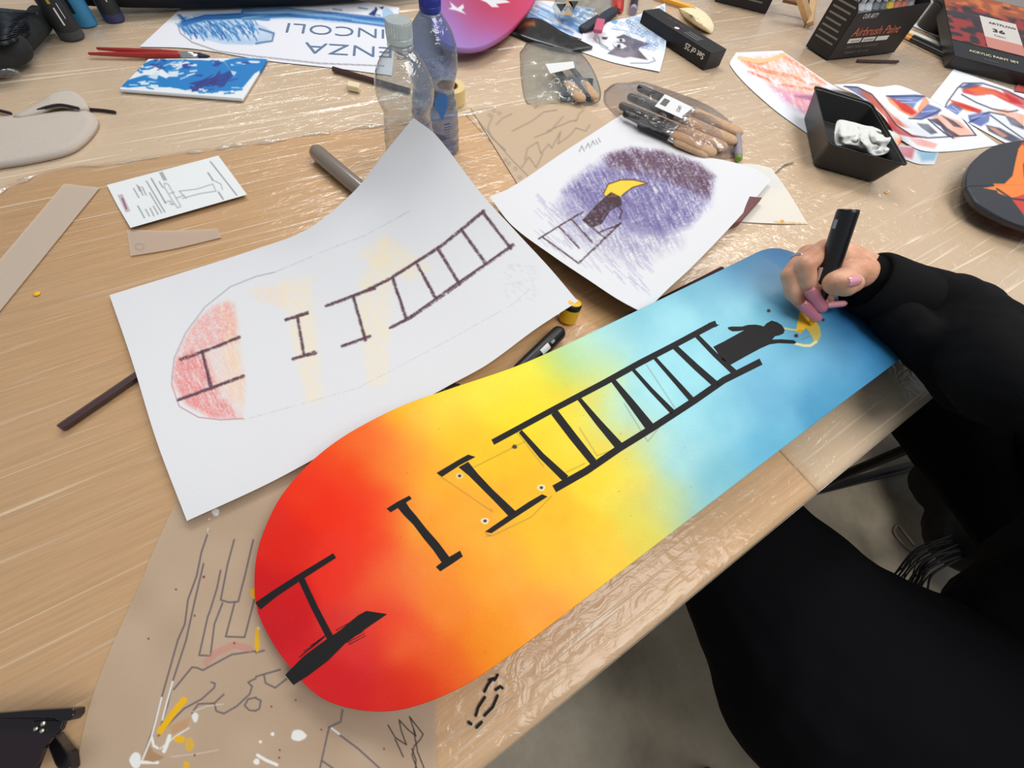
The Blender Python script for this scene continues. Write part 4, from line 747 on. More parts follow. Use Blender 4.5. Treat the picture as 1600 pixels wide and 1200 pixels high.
# crumb eraser, tape roll
m_ = MB(); m_.box(PV(543, 142, .002), PV(562, 146, .002) - PV(543, 142, .002), (PV(545, 134, .002) - PV(543, 142, .002)), UP * .009, mat('cream_eraser', (232, 214, 176), .8, bump=.3)); o = m_.build('eraser_scrap', None, bevel=.002); tag(o, 'small cream scrap of eraser left of the bottles', 'eraser')
def ring(name, base, R1, R0, H, mt_, label, cat, axis=UP, core=None):
    b0 = Vector(base); t = empty(name, b0, label, cat)
    m_ = MB(); m_.lathe(b0, axis, [(R0, 0), (R1, 0), (R1, H), (R0, H), (R0, 0)], mt_, 48, cap=False); m_.build('tape_winding', t, bevel=.0004)
    m_ = MB(); m_.lathe(b0, axis, [(R0 - .0018, 0), (R0 - .0001, 0), (R0 - .0001, H), (R0 - .0018, H), (R0 - .0018, 0)], core or mat('card_core', (150, 110, 70), .8), 48, cap=False); m_.build('card_core', t); return t
bt = PV(700, 158, 0); ring('masking_tape_roll', Vector((bt.x, bt.y, TZ + .0015)), .030, .018, .024, mat('masking_tape', (226, 200, 140), .6, var=.05), 'roll of cream masking tape behind the blue-capped bottle', 'tape roll')

# ================================================================== TOP CENTRE
c = Canvas(670, -70, 860, 90, (150, 110, 190)); c.scatter([(700, 60, (158, 128, 200)), (760, 70, (160, 122, 196)), (690, 20, (150, 120, 200)), (720, 0, (180, 70, 110)), (760, 10, (190, 30, 60)), (800, 20, (196, 50, 80)), (830, 0, (205, 70, 120)), (780, 40, (180, 80, 140)), (800, -40, (200, 40, 60)), (720, -50, (180, 40, 70)), (740, 30, (170, 90, 150))], 22)
c.poly(q2([(1210,10),(1240,35),(1260,50),(1295,25),(1300,50),(1285,62),(1315,90),(1250,65),(1200,55),(1225,45)]), WHITE); c.poly(q2([(1380,-10),(1440,15),(1475,45),(1520,45),(1500,25),(1590,15),(1560,0)]), WHITE)
G = coons([(665, -60), (740, -66), (850, -60)], [(692, 68), (740, 74), (790, 50)], [(665, -60), (670, 0), (692, 68)], [(850, -60), (836, 0), (790, 50)], 1.4)
e1 = [(668, -60), (672, 20), (683, 55), (700, 70), (725, 74.5), (750, 72), (775, 61), (795, 47), (815, 27), (832, 5), (842, -20), (850, -60)]
E_ = resamp([(x, y, 0) for x, y in e1], 240); C0 = np.array([758, -58, 0]); s_ = np.linspace(0, 1, 110)[:, None, None]; G = C0 + (E_[None] - C0) * s_; G[..., 2] = .030
o = gridmesh('small_skateboard_deck', P(G[..., 0], G[..., 1], G[..., 2]), c.sample(G[..., 0], G[..., 1]), DECKM, None, .009, -1); tag(o, 'purple and red painted skateboard deck with white birds at the top edge', 'skateboard deck')
c = Canvas(790, -20, 950, 90, (224, 226, 234))
for k in range(120): x = random.uniform(800, 930); y = random.uniform(5, 55); c.stroke([(x, y), (x + 22, y + 10)], 2.4, random.choice([(90, 140, 200), (60, 110, 180), (150, 185, 220)]), .6)
sheet('blue_streak_sketch', [(800, 0), (860, 2), (930, 14)], [(812, 20), (850, 42), (912, 62)], lines((800, 0), (812, 20), 1), lines((930, 14), (912, 62), 1), c, PAPER, 'sheet with blue pencil streaks under the dark pouch, left of the wolf drawing', 'drawing', step=2)
c = Canvas(895, -5, 1050, 118, (230, 232, 238)); q8 = lambda L: [(800 + x / 4, y / 4) for x, y in L]
for k in range(150):
    x = random.uniform(960, 1036); y = random.uniform(12, 78); c.stroke([(x + 3 * math.cos(a), y + 3 * math.sin(a)) for a in (0, 1.5, 3, 4.5, 6)], 1.0, random.choice([(120, 150, 200), (90, 110, 170), (150, 190, 220)]), .7)
c.poly(q8([(740,130),(950,80),(960,330),(870,250),(760,220)]), (150, 190, 220), .4, 'hatch', 12)
WF = (74, 62, 74)
c.poly(q8([(650,232),(700,215),(745,235),(860,275),(800,295),(790,310),(850,375),(740,355),(700,362),(650,350),(595,335),(640,300),(625,265),(680,262)]), WF, .9, 'soft', 1); c.poly(q8([(620,262),(690,270),(720,290),(690,305),(640,290)]), (230, 232, 238), .95); c.poly(q8([(650,240),(700,240),(710,260),(670,262)]), (230, 232, 238), .9)
c.dot(967, 72, 3, WF); c.dot(970, 63, 2.4, WF); c.poly(q8([(560,232),(600,232),(590,248),(566,245)]), WF); c.stroke(q8([(540,230),(550,270),(600,300)]), 1.4, (110, 110, 130)); c.stroke(q8([(510,240),(560,290),(620,320)]), 1.2, (130, 130, 160)); c.stroke(q8([(620,180),(700,190),(830,230)]), 1, (150, 160, 190)); c.stroke(q8([(740,395),(850,395),(895,380),(880,360)]), 1.2, (120, 120, 140)); c.dot(960, 34, 5, (80, 160, 210), .8, 3)
sheet('wolf_sketch', [(912, 44, .004), (960, 32, .008), (1000, 22, .016), (1039, 5, .030)], [(905, 80, .002), (960, 98, .002), (1031, 112, .003)], lines((912, 44, .004), (905, 80, .002), 2), [(1039, 5, .030), (1041, 40, .016), (1040, 75, .008), (1031, 112, .003)], c, PAPER, 'white sheet with a dark pencil wolf head on pale blue, corner curled up', 'drawing', step=1.1)
# brown and black printed pouch
c = Canvas(790, 20, 930, 90, (28, 27, 28)); c.poly(q8([(0,130),(120,115),(170,150),(60,180),(0,170)]), (90, 52, 34)); c.stroke(q8([(40, 140), (140, 150)]), 2, (170, 110, 60), .8)
for k in range(26): x = random.uniform(830, 915); y = random.uniform(42, 74); c.stroke([(x, y), (x + 8, y + 2)], 1, (80, 80, 84), .7)
c.stroke(q8([(0, 200), (200, 260), (360, 310), (500, 290)]), 2, (150, 150, 150), .6)
sheet('printed_pouch', lines((795, 35), (838, 28), 1) + [(880, 50), (926, 72)], [(795, 48), (840, 66), (892, 78), (926, 73)], lines((795, 35), (795, 48), 1), lines((926, 72), (926, 73), 1), c, vcmat('glossy_pouch', .25, .5, .02, 200, .3), 'flat black and brown printed pouch left of the wolf drawing', 'pouch', step=1.6, solid=.004, offset=-1, base=.006)
# dark pouch with pink eraser on it, clear bag with checker pattern
t_ = MB(); a, x, y, lx, ly = frame((905, 46), (960, 18), (918, 50)); t_.tube([PV(912, 45, .008), PV(935, 33, .010), PV(958, 18, .008)], [.012, .016, .013], mat('navy_pouch', (38, 40, 54), .6), 18, flat=.6); o = t_.build('pencil_pouch', None, smooth=True); tag(o, 'dark navy soft pouch behind the pink eraser', 'pouch')
m_ = MB(); m_.box(PV(926, 52, .016), PV(940, 54, .016) - PV(926, 52, .016), PV(931, 34, .018) - PV(926, 52, .016), UP * .008, mat('pink_eraser', (196, 90, 120), .7)); o = m_.build('pink_eraser', None, bevel=.003); tag(o, 'pink eraser resting at the edge of the wolf drawing', 'eraser')
BAG = clear('bag_film', (250, 252, 251), .09, (232, 238, 238), .12, .6, 60, .9, .0016)
def plastic_bag(outline, hmax, label, name='clear_plastic_bag', seed=1, cat='plastic bag', mt_=None, base=.0015, rib=.25):
    a = resamp([(x, y, 0) for x, y in outline + outline[:1]], 121)[:-1]; n = len(a); cx = a[:, 0].mean(); cy = a[:, 1].mean(); R_ = 22; G = np.zeros((2 * R_ + 1, n, 3)); ox_, oy = a[:, 0].min() - 2, a[:, 1].min() - 2; N_ = .6 * vnoise(int(a[:, 1].max() - oy) + 4, int(a[:, 0].max() - ox_) + 4, 16, 16, seed) + .4 * vnoise(int(a[:, 1].max() - oy) + 4, int(a[:, 0].max() - ox_) + 4, 7, 7, seed + 1)
    W_ = np.zeros((2 * R_ + 1, n, 3)); aa = np.linspace(0, 2 * PI, n, endpoint=False)
    for i in range(2 * R_ + 1):
        f = i / R_; s_ = f if f <= 1 else 2 - f; top_ = f <= 1
        px, py = cx + (a[:, 0] - cx) * s_, cy + (a[:, 1] - cy) * s_
        hh = hmax * (1 - s_ ** 2.4) * (.62 + rib * 3.0 * N_[np.clip((py - oy).astype(int), 0, N_.shape[0] - 1), np.clip((px - ox_).astype(int), 0, N_.shape[1] - 1)]) if top_ else 0 * a[:, 0]
        W_[i] = P(px, py, base + np.maximum(hh, 0))
    W_ = np.concatenate([W_, W_[:, :1]], 1); o = gridmesh(name, W_, None, mt_ or BAG); return tag(o, label, cat)
plastic_bag([(862, 10), (880, -14), (930, -20), (958, -10), (965, 18), (945, 36), (900, 38), (870, 28)], .022, 'crumpled clear bag with a black checker print at the top edge', seed=3)
m_ = MB(); DG = mat('print_black', (34, 32, 30), .5); DGo = mat('print_tan', (170, 146, 110), .5)
for (x, y, s1) in ((877, 12, 1), (888, 18, -1), (896, 8, 1), (888, 4, -1)): m_.add([PV(x, y + 7 * s1, .026), PV(x - 8, y - 6 * s1, .026), PV(x + 8, y - 6 * s1, .026)], [(0, 1, 2)], DG if s1 > 0 else DGo)
o = m_.build('checkered_card', None, solid=.0006); tag(o, 'small card with black and tan triangles in the clear bag', 'card')
plastic_bag([(955, -20), (975, -22), (975, 5), (972, 20), (962, 18), (955, 5)], .016, 'red and orange crumpled wrapper beside the small black tube', 'red_wrapper', 5, 'wrapper', mat('red_wrap', (196, 52, 44), .4, var=.4, vscale=60))
A = PV(989, 18, .009); B = PV(994, -16, .011); t = empty('paint_tube', A, 'small black tube with pale cap at the top edge, behind the wolf drawing', 'tube'); d = (B - A).normalized()
m_ = MB(); m_.tube([A + d * .02, B], .0095, BLACKP, 20, round_=False); m_.build('barrel', t, smooth=False); m_ = MB(); m_.tube([A, A + d * .0195], .0090, mat('lilac_cap', (160, 150, 176), .4), 20, round_=False); m_.build('cap', t)
# yellow pencil
t = pencil((1024, -6), (1090, 16), .008, .008, .0060, mat('yellow_lacquer', (238, 168, 40), .35), 'thick yellow pencil lying at the top edge', point=YEL)
# set-of-25 black box
h = .035; BOXB = mat('box_black', (34, 31, 31), .42, spec=.4); TXT = mat('box_white_print', (222, 220, 212), .6); TXG = mat('box_grey_print', (120, 116, 112), .6)
a, x, y, lx, ly = frame((1111, 82), (1157, 81), (1005, 16), h); y = UP.cross(x).normalized(); ly = (PV(1005, 16, h) - a).dot(y); yv = (PV(1005, 16, h) - a); yv.z = 0; ly = yv.length; y = yv.normalized(); x = -UP.cross(y).normalized()
lx = .052
t = empty('marker_box', a - UP * h + x * lx / 2 + y * ly / 2, 'long black cardboard box printed Set of 25, lying right of the wolf drawing', 'box')
m_ = MB(); m_.box(a - UP * (h - .0025), x * lx, y * ly, UP * (h - .0025), BOXB); m_.build('carton', t, bevel=.001)
m_ = MB(); yb = -y
m_.text('Set of 25', a + y * .012 - UP * .008 - x * .0004, y, -UP, .0150, TXT, fit=.058, weight=.02); 
for i in range(3): m_.quad(a + x * (.012 + .008 * i) + y * .052 + UP * .0004, a + x * (.015 + .008 * i) + y * .052 + UP * .0004, a + x * (.015 + .008 * i) + y * .095 + UP * .0004, a + x * (.012 + .008 * i) + y * .095 + UP * .0004, TXG)
n_ = 18; cc = a + x * .012 + y * .118 + UP * .0004; m_.add([cc + x * .006 * math.cos(k * 2 * PI / n_) + y * .006 * math.sin(k * 2 * PI / n_) for k in range(n_)], [tuple(range(n_))], TXT)
for i in range(3): m_.quad(a + x * .030 + y * (.115 + .02 * i) + UP * .0004, a + x * .034 + y * (.115 + .02 * i) + UP * .0004, a + x * .034 + y * (.13 + .02 * i) + UP * .0004, a + x * .030 + y * (.13 + .02 * i) + UP * .0004, mat('box_red_print', (110, 60, 50), .6))
m_.build('printed_text', t)
# crumpled pale paper behind it
plastic_bag([(1060, 12), (1085, 10), (1105, 22), (1116, 40), (1112, 52), (1095, 46), (1070, 28)], .016, 'crumpled cream masking paper behind the Set of 25 box', 'crumpled_paper', 8, 'paper', mat('cream_paper', (232, 218, 180), .8), rib=.5)
# other black box at the top edge
def boxpx(name, fl, fr, bl, H, label, mt_, cat='box', bevel=.001, lift=.002):
    a, x, y, lx, ly = frame(fl, fr, bl, 0); t = empty(name, a + x * lx / 2 + y * ly / 2, label, cat); m_ = MB(); m_.box(a + UP * lift, x * lx, y * ly, UP * H, mt_); m_.build('carton', t, bevel=bevel); return t, a, x, y, lx, ly
t, a, x, y, lx, ly = boxpx('black_box', (1116, 3), (1196, 23), (1128, -14), .06, 'black cardboard box at the top edge, right of the Set of 25 box', BOXB)
m_ = MB(); 
for i in range(3): m_.quad(a + x * lx * .45 - y * .0004 + UP * (.02 + .009 * i), a + x * lx * .85 - y * .0004 + UP * (.02 + .009 * i), a + x * lx * .85 - y * .0004 + UP * (.023 + .009 * i), a + x * lx * .45 - y * .0004 + UP * (.023 + .009 * i), TXG)
m_.build('printed_text', t)
# wooden easel foot at the top edge
t = empty('wooden_easel', PV(1262, 38, 0), 'small light wooden easel foot at the top edge, left of the paint box', 'easel')
m_ = MB(); b0 = PV(1262, 40, .002); m_.tube([b0 + UP * .006, PV(1243, -30, .08)], .011, WOODC, 4, round_=False); m_.build('leg', t)
m_ = MB(); m_.tube([PV(1266, 38, .01), PV(1274, -20, .06)], .010, WOODC, 4, round_=False); m_.build('leg', t)
m_ = MB(); m_.tube([PV(1225, -2, .03), PV(1270, 8, .03)], .008, mat('dark_wood', (120, 84, 60), .6), 4, round_=False); m_.build('crossbar', t)
# ================================================================== clear bags with brushes
t0 = plastic_bag([(812, 82), (830, 62), (872, 66), (900, 76), (922, 100), (938, 138), (936, 158), (905, 166), (870, 162), (826, 164), (815, 130)], .022, 'clear plastic bag with white barcode label, left of the brush bag', seed=11)
m_ = MB(); m_.add([PV(852, 100, .029), PV(896, 96, .029), PV(898, 106, .029), PV(860, 115, .029)], [(0, 3, 2, 1)], WPR); m_.build('barcode_label', t0, solid=.0004)
DBR = mat('dark_blue_plastic', (50, 62, 72), .4)
m_ = MB(); m_.box(PV(874, 158, .004), PV(922, 160, .004) - PV(874, 158, .004), (PV(880, 128, .004) - PV(874, 158, .004)), UP * .01, DBR); o = m_.build('sponge_block', None, bevel=.003); tag(o, 'dark block inside the left clear bag', 'sponge')
def mini(a, b_, h, r, mt_, tipm, label, group='brushes in the clear bags'):
    A, B = PV(*a, h), PV(*b_, h); d = B - A; t = empty('foam_brush', (A + B) / 2, label, 'brush', group)
    m_ = MB(); m_.tube([A, A + d * .45], [r, r * 1.1], mt_, 12); m_.build('handle', t, smooth=True)
    m_ = MB(); m_.tube([A + d * .46, A + d * .62], r * 1.5, mat('ferrule', (205, 205, 205), .22, metal=.9), 14, round_=False, flat=.6); m_.build('ferrule', t, smooth=True)
    m_ = MB(); m_.tube([A + d * .62, B], [r * 2.3, r * 2.2], tipm, 14, flat=.5); m_.build('bristles', t, smooth=True)
TANB = mat('tan_bristle', (196, 160, 126), .8, bump=.5, bscale=800, var=.15, vscale=200)
mini((868, 108), (905, 152), .012, .006, DBR, TANB, 'tan-tipped brush in the left clear bag, under its label')
mini((893, 106), (927, 150), .011, .005, DBR, TANB, 'tan-tipped brush at the right side of the left clear bag')
o = plastic_bag([(944, 142), (960, 130), (985, 128), (1000, 126), (1040, 138), (1090, 156), (1120, 172), (1150, 198), (1158, 222), (1153, 244), (1110, 248), (1080, 230), (1040, 218), (985, 196), (960, 178), (944, 160)], .034, 'clear bag full of flat paint brushes with white label, above the night sky sketch', 'brush_bag', 21, 'plastic bag', clear('bag_film_tan', (252, 250, 250), .06, (236, 226, 220), .10, .7, 60, .9, .0016))
m_ = MB(); lab = [PV(1039, 147, .040), PV(1083, 168, .040), PV(1063, 184, .040), PV(1023, 166, .040)]; m_.add(lab, [(0, 3, 2, 1)], WPR); xa = (lab[1] - lab[0]); 
for i in range(7): u_ = lab[0] + (lab[3] - lab[0]) * (.3 + .07 * i) + xa * .08 + UP * .0006; m_.tube([u_, u_ + xa * .2], .0005, DG, 4, round_=False)
m_.text('10PCS', PV(1061, 164, .0406), PV(1054, 178, .0406) - PV(1061, 164, .0406), PV(1069, 168, .0406) - PV(1061, 164, .0406), .009, DG); m_.build('barcode_label', o)
BLKH = mat('black_handle', (30, 32, 34), .3)
for i, (a, b_, r, tipm, lb) in enumerate((((1000, 138), (1150, 205), .0062, TANB, 'farthest black-handled brush in the brush bag'), ((985, 152), (1140, 218), .0066, TANB, 'second black-handled brush from the far side of the brush bag'), ((972, 166), (1125, 228), .0066, TANB, 'middle black-handled brush of the brush bag, under the label corner'), ((978, 178), (1108, 236), .0062, TANB, 'second brush from the near side of the brush bag'), ((1000, 196), (1100, 240), .0050, TANB, 'nearest thin brush in the brush bag, beside the night sky sketch'))):
    mini(a, b_, .012 + .003 * (i % 2), r, BLKH, tipm, lb)
A, B = PV(1152, 214, .009), PV(1154, 243, .009); m_ = MB(); m_.tube([A, B], .0065, mat('lilac_grey', (150, 140, 150), .5), 14); o = m_.build('small_tube', None, smooth=True); tag(o, 'small grey tube with green end at the right of the brush bag', 'tube')
m_ = MB(); m_.tube([B + (B - A).normalized() * .007, B + (B - A).normalized() * .010], .006, mat('green_cap', (120, 150, 60), .5), 14); m_.build('green_end', o, smooth=True)
# ================================================================== UPPER RIGHT
# airbrush paint box with tubes inside
a, x, y, lx, ly = frame((1291, 96), (1395, 84), (1251, 75), 0); H0 = .090; H1 = .165; th = .0015; z0 = .003
t = empty('paint_box', a + x * lx / 2 + y * ly / 2, 'open black cardboard paint box printed Airbrush Paint, front cut low', 'box')
m_ = MB()
def wallp(m_, p, dx, hL, hR, thv, mt_):
    V = [p, p + dx, p + dx + UP * hR, p + UP * hL]; V += [q_ + thv for q_ in V]
    m_.add(V, [(3, 2, 1, 0), (4, 5, 6, 7), (0, 1, 5, 4), (1, 2, 6, 5), (2, 3, 7, 6), (3, 0, 4, 7)], mt_)
a0 = a + UP * z0
m_.box(a0, x * lx, y * ly, UP * th, BOXB); wallp(m_, a0, x * lx, H0, H0 + .012, y * th, BOXB); wallp(m_, a0 + y * (ly - th), x * lx, H1, H1, y * th, BOXB)
wallp(m_, a0 + y * ly, -y * ly, H1, H0 + .004, x * th, BOXB); wallp(m_, a0 + x * (lx - th) + y * ly, -y * ly, H1, H0 + .012, x * th, BOXB); m_.build('carton', t)
m_ = MB(); o_ = a0 - y * .0004
def rect(m_, u0, v0, u1, v1, mt_, o_=None, x_=None, y_=None):
    m_.quad(o_ + x_ * u0 + y_ * v0, o_ + x_ * u1 + y_ * v0, o_ + x_ * u1 + y_ * v1, o_ + x_ * u0 + y_ * v1, mt_)
m_.text('OUR ARTY', o_ + x * .030 + UP * .080, x, UP, .013, TXT, fit=.052)
cols = [(200, 60, 50), (206, 96, 60), (210, 150, 70), (180, 90, 90), (150, 100, 140), (190, 110, 110), (170, 80, 60), (196, 140, 120)]
m_.text('Airbrush Paint', o_ + x * .032 + UP * .046, x, UP, .024, mat('orange_print', (190, 104, 76), .5), fit=.175, weight=.01)
for i in range(3): rect(m_, .034 + i * .052, .032, .080 + i * .052, .041, TXT, o_, x, UP)
m_.text('NON-TOXIC', o_ + x * .044 + UP * .034, x, UP, .0055, DG, .0006); m_.text('WATER BASED', o_ + x * .090 + UP * .034, x, UP, .0055, DG, .0006)
m_.text('SPRAY PAINT COLOR SET', o_ + x * .040 + UP * .021, x, UP, .008, TXG, fit=.12); m_.text('READY TO USE', o_ + x * .048 + UP * .010, x, UP, .007, TXG, fit=.09)
ox = a0 + y * (ly - .004) - x * .0004
for i in range(12): rect(m_, .004, .152 - i * .0115, random.uniform(.05, ly - .010), .1555 - i * .0115, TXG, ox, -y, UP)
fr_ = [(.002, .018), (ly - .006, .018), (ly - .006, .162), (.002, .162)]
m_.build('printed_text', t)
tubec = [(190, 60, 60), (200, 205, 210), (210, 212, 214), (120, 128, 132), (110, 116, 120), (220, 190, 60), (200, 120, 90), (190, 110, 90), (150, 150, 155)]
for i, cc in enumerate(tubec):
    p = a0 + x * (.022 + i * .0265) + y * (ly * .42) + UP * .002; tt_ = empty('paint_tube', p, 'paint bottle in the open paint box, number %s from the left' % ['first', 'second', 'third', 'fourth', 'fifth', 'sixth', 'seventh', 'eighth', 'ninth'][i], 'paint bottle', 'paint bottles inside the box')
    tt_['label'] = '%s paint bottle standing in the open black paint box, %s from the left' % ({0: 'red', 1: 'white', 2: 'pale grey', 3: 'dark grey', 4: 'slate grey', 5: 'yellow', 6: 'orange', 7: 'brown', 8: 'silver grey'}[i], ['first', 'second', 'third', 'fourth', 'fifth', 'sixth', 'seventh', 'eighth', 'ninth'][i])
    k = MB(); k.lathe(p, UP, [(.011, 0), (.0115, .001), (.0115, .085), (.006, .094), (.005, .097)], mat('tube%d' % i, cc, .4), 20); k.build('bottle_body', tt_, smooth=False)
    k = MB(); k.lathe(p + UP * .0972, UP, [(.0055, 0), (.0050, .012), (.0025, .02)], mat('tubecap', (215, 215, 215), .4), 16); k.build('cap', tt_)
# black tape roll
bt = PV(1457, 47, 0); ring('black_tape_roll', Vector((bt.x, bt.y, TZ + .002)), .046, .036, .052, mat('black_tape', (30, 28, 28), .35), 'roll of black tape behind the paint boxes', 'tape roll', core=mat('grey_core', (70, 68, 66), .6))
plastic_bag([(1432, 12), (1450, 4), (1462, 8), (1458, 22), (1440, 32), (1430, 26)], .014, 'crumpled clear wrapper behind the black tape roll', seed=31)
# packet of pens
t = empty('brush_packet', PV(1455, 75, 0), 'flat packet of dark pens on white card, between the two paint boxes', 'packet')
c = Canvas(1400, 35, 1515, 100, (206, 203, 192))
G = coons(lines((1420, 45, .006), (1507, 82, .006), 2), lines((1411, 56, .006), (1488, 94, .006), 2), lines((1420, 45, .006), (1411, 56, .006), 1), lines((1507, 82, .006), (1488, 94, .006), 1), 2)
gridmesh('backing_card', P(G[..., 0], G[..., 1], G[..., 2]), c.sample(G[..., 0], G[..., 1]), PAPER, t, .002, -1)
for i, (p0, p1) in enumerate((((1414, 51), (1497, 87)), ((1411, 55), (1490, 93)))):
    A, B = PV(*p0, .0105), PV(*p1, .0105); k = MB(); d = B - A; k.tube([A + d * .16, B], .0042, BLACKP, 10); k.build('pen_barrel', t, smooth=True); k = MB(); k.tube([A, A + d * .15], .0040, mat('orange_tip', (230, 160, 70), .4), 10); k.build('pen_tip', t, smooth=True)
c = Canvas(1400, 20, 1600, 90, (222, 222, 224)); sheet('blank_sheet', lines((1470, 16), (1530, 40), 1), lines((1425, 40), (1508, 76), 1), lines((1470, 16), (1425, 40), 1), lines((1530, 40), (1508, 76), 1), c, PAPER, 'plain pale sheet under the black tape roll', 'paper', step=3)
sheet('cream_card', lines((1460, -14), (1560, 2), 1), lines((1480, 6), (1556, 22), 1), lines((1460, -14), (1480, 6), 1), lines((1560, 2), (1556, 22), 1), Canvas(1450, -20, 1570, 30, (232, 214, 160)), PAPER, 'cream card at the top edge behind the black tape roll', 'card', step=3, base=.001)
# acrylic paint set box, leaning on its back edge
c = Canvas(1485, -25, 1700, 130, (26, 22, 24)); q12 = lambda L: [(1200 + x / 4, y / 4) for x, y in L]
t = empty('paint_set_box', PV(1560, 100, 0), 'black and red box printed Acrylic Paint Set with orange landscape, at the right edge', 'box')
hb, hf = .050, .0275
TL, TR_, BR_, BL_ = (1550, 0), (1690, 30), (1655, 138), (1492, 87)
A_ = PV(*BL_, .028); u_ = (PV(1594, 113, .028) - A_); L_ = .235; u_.z = 0; u_ = u_.normalized(); v_ = UP.cross(u_).normalized(); 
tl = PV(1552, 0, .075); w_ = (tl - A_); w_ = w_ - u_ * w_.dot(u_); Hh = w_.length; w_ = w_.normalized(); nn = u_.cross(w_).normalized()
m_ = MB(); m_.box(A_ - nn * .026, u_ * L_, w_ * Hh, nn * .026, mat('box_black2', (24, 21, 23), .3, spec=.5)); m_.build('carton', t, bevel=.001)
nvv, nuu = 90, 140; uu_ = np.linspace(0.002, .998, nuu)[None, :, None] * np.ones((nvv, 1, 1)); vv_ = np.linspace(.22, .99, nvv)[:, None, None] * np.ones((1, nuu, 1))
Wp = np.array(A_) + np.array(u_) * L_ * uu_ + np.array(w_) * Hh * vv_ + np.array(nn) * .0005
cc = np.zeros((nvv, nuu, 3)); n1_ = vnoise(nvv, nuu, 10, 26, 40); n2_ = vnoise(nvv, nuu, 5, 12, 41); v2 = vv_[..., 0]
cc[:] = (40, 26, 30); og = np.array([206, 112, 44.]); rd = np.array([150, 40, 34.]); dk = np.array([40, 24, 32.]); pu = np.array([72, 46, 66.])
m1_ = np.clip((v2 - .62) * 5 + (n1_ - .5) * 3, 0, 1)[..., None]; m2_ = np.clip((n2_ - .45) * 4, 0, 1)[..., None]
cc = (rd * m2_ + dk * (1 - m2_)) * (1 - m1_) + (og * (.6 + .4 * m2_) + rd * .25 * (1 - m2_)) * m1_; band = (np.abs(v2 - .60 - .03 * np.sin(uu_[..., 0] * 6)) < .035)[..., None]; cc = np.where(band, dk + 10, cc)
gridmesh('landscape_picture', Wp, cc, vcmat('box_print', .3, .5, .02, 300, .02), t)
m_ = MB(); on = A_ + nn * .0009
def r2(m_, u0, v0, u1, v1, mt_, o_): m_.quad(o_ + u_ * u0 + w_ * v0, o_ + u_ * u1 + w_ * v0, o_ + u_ * u1 + w_ * v1, o_ + u_ * u0 + w_ * v1, mt_)
PALE = mat('label_pale', (206, 198, 192), .5); PINK = mat('label_pink', (196, 128, 116), .5)
r2(m_, .092, Hh * .38, .190, Hh * .68, PALE, on); r2(m_, .092, Hh * .23, .190, Hh * .38, PINK, on); m_.build('label_panel', t)
m_ = MB(); on = A_ + nn * .0013; m_.text('ARTFLOW', on + u_ * .112 + w_ * Hh * .585, u_, w_, .015, DG, fit=.074, weight=.01); m_.text('36', on + u_ * .116 + w_ * Hh * .475, u_, w_, .024, DG, fit=.034, weight=.015); m_.text('Colors', on + u_ * .118 + w_ * Hh * .415, u_, w_, .011, DG, fit=.03)
on = A_ + nn * .0004; m_.text('ACRYLIC PAINT SET', on + u_ * .040 + w_ * Hh * .105, u_, w_, .014, mat('cream_print', (226, 216, 176), .5), fit=.125, weight=.012); m_.text('Premium', on + u_ * .075 + w_ * Hh * .045, u_, w_, .007, TXG, fit=.035); m_.build('printed_text', t)
# -- drawings on the right
PK = vcmat('drawing_paper', 0)
c = Canvas(1140, 75, 1345, 230, (230, 232, 238)); OR = (232, 132, 92); LO = (244, 196, 140)
c.poly([(1155, 92), (1225, 84), (1242, 92), (1285, 128), (1290, 150), (1280, 190), (1250, 170), (1200, 130)], (240, 160, 120), .75, 'hatch', 8)
c.stroke([(1160, 94), (1190, 100), (1222, 86), (1250, 104), (1290, 132)], 5, OR, .9, 'hatch'); c.stroke([(1165, 100), (1200, 112), (1240, 120), (1280, 136)], 6, OR, .9, 'hatch'); c.stroke([(1170, 112), (1220, 132), (1270, 140)], 4, (226, 110, 84), .9, 'hatch'); c.stroke([(1155, 90), (1185, 96), (1210, 92), (1225, 86)], 6, LO, .9)
c.poly([(1202, 134), (1235, 140), (1275, 150), (1285, 180), (1260, 182), (1225, 158)], (214, 130, 176), .85, 'hatch', 10); c.poly([(1240, 150), (1275, 148), (1272, 158)], (120, 70, 110), .7, 'soft', 4)
for (x, y) in ((1212, 128), (1262, 126), (1225, 104)): c.poly([(x - 12, y - 6), (x - 2, y - 3), (x + 4, y - 8), (x + 5, y), (x + 12, y + 2), (x + 4, y + 4), (x, y + 9), (x - 3, y + 2)], WHITE)
sheet('orange_bird_sketch', lines((1150, 82), (1222, 79), 2), lines((1272, 216), (1345, 206), 2), [(1150, 82), (1141, 102), (1200, 163), (1272, 216)], lines((1222, 79), (1345, 165), 2) + [(1345, 206)], c, PAPER, 'white sheet with orange and pink sky and white birds, under the black tray', 'drawing', step=1.3)
def swirl(c, q_, ox, oy):
    BLU = (70, 92, 168); ORA = (232, 116, 56); RD = (196, 50, 50); DKB = (44, 44, 66); SK = (240, 158, 126)
    return BLU, ORA, RD, DKB, SK
BLU = (72, 96, 172); ORA = (234, 118, 54); RD = (200, 52, 50); DKB = (46, 46, 66); SK = (240, 160, 128)
c = Canvas(1265, 125, 1570, 250, (232, 233, 238))
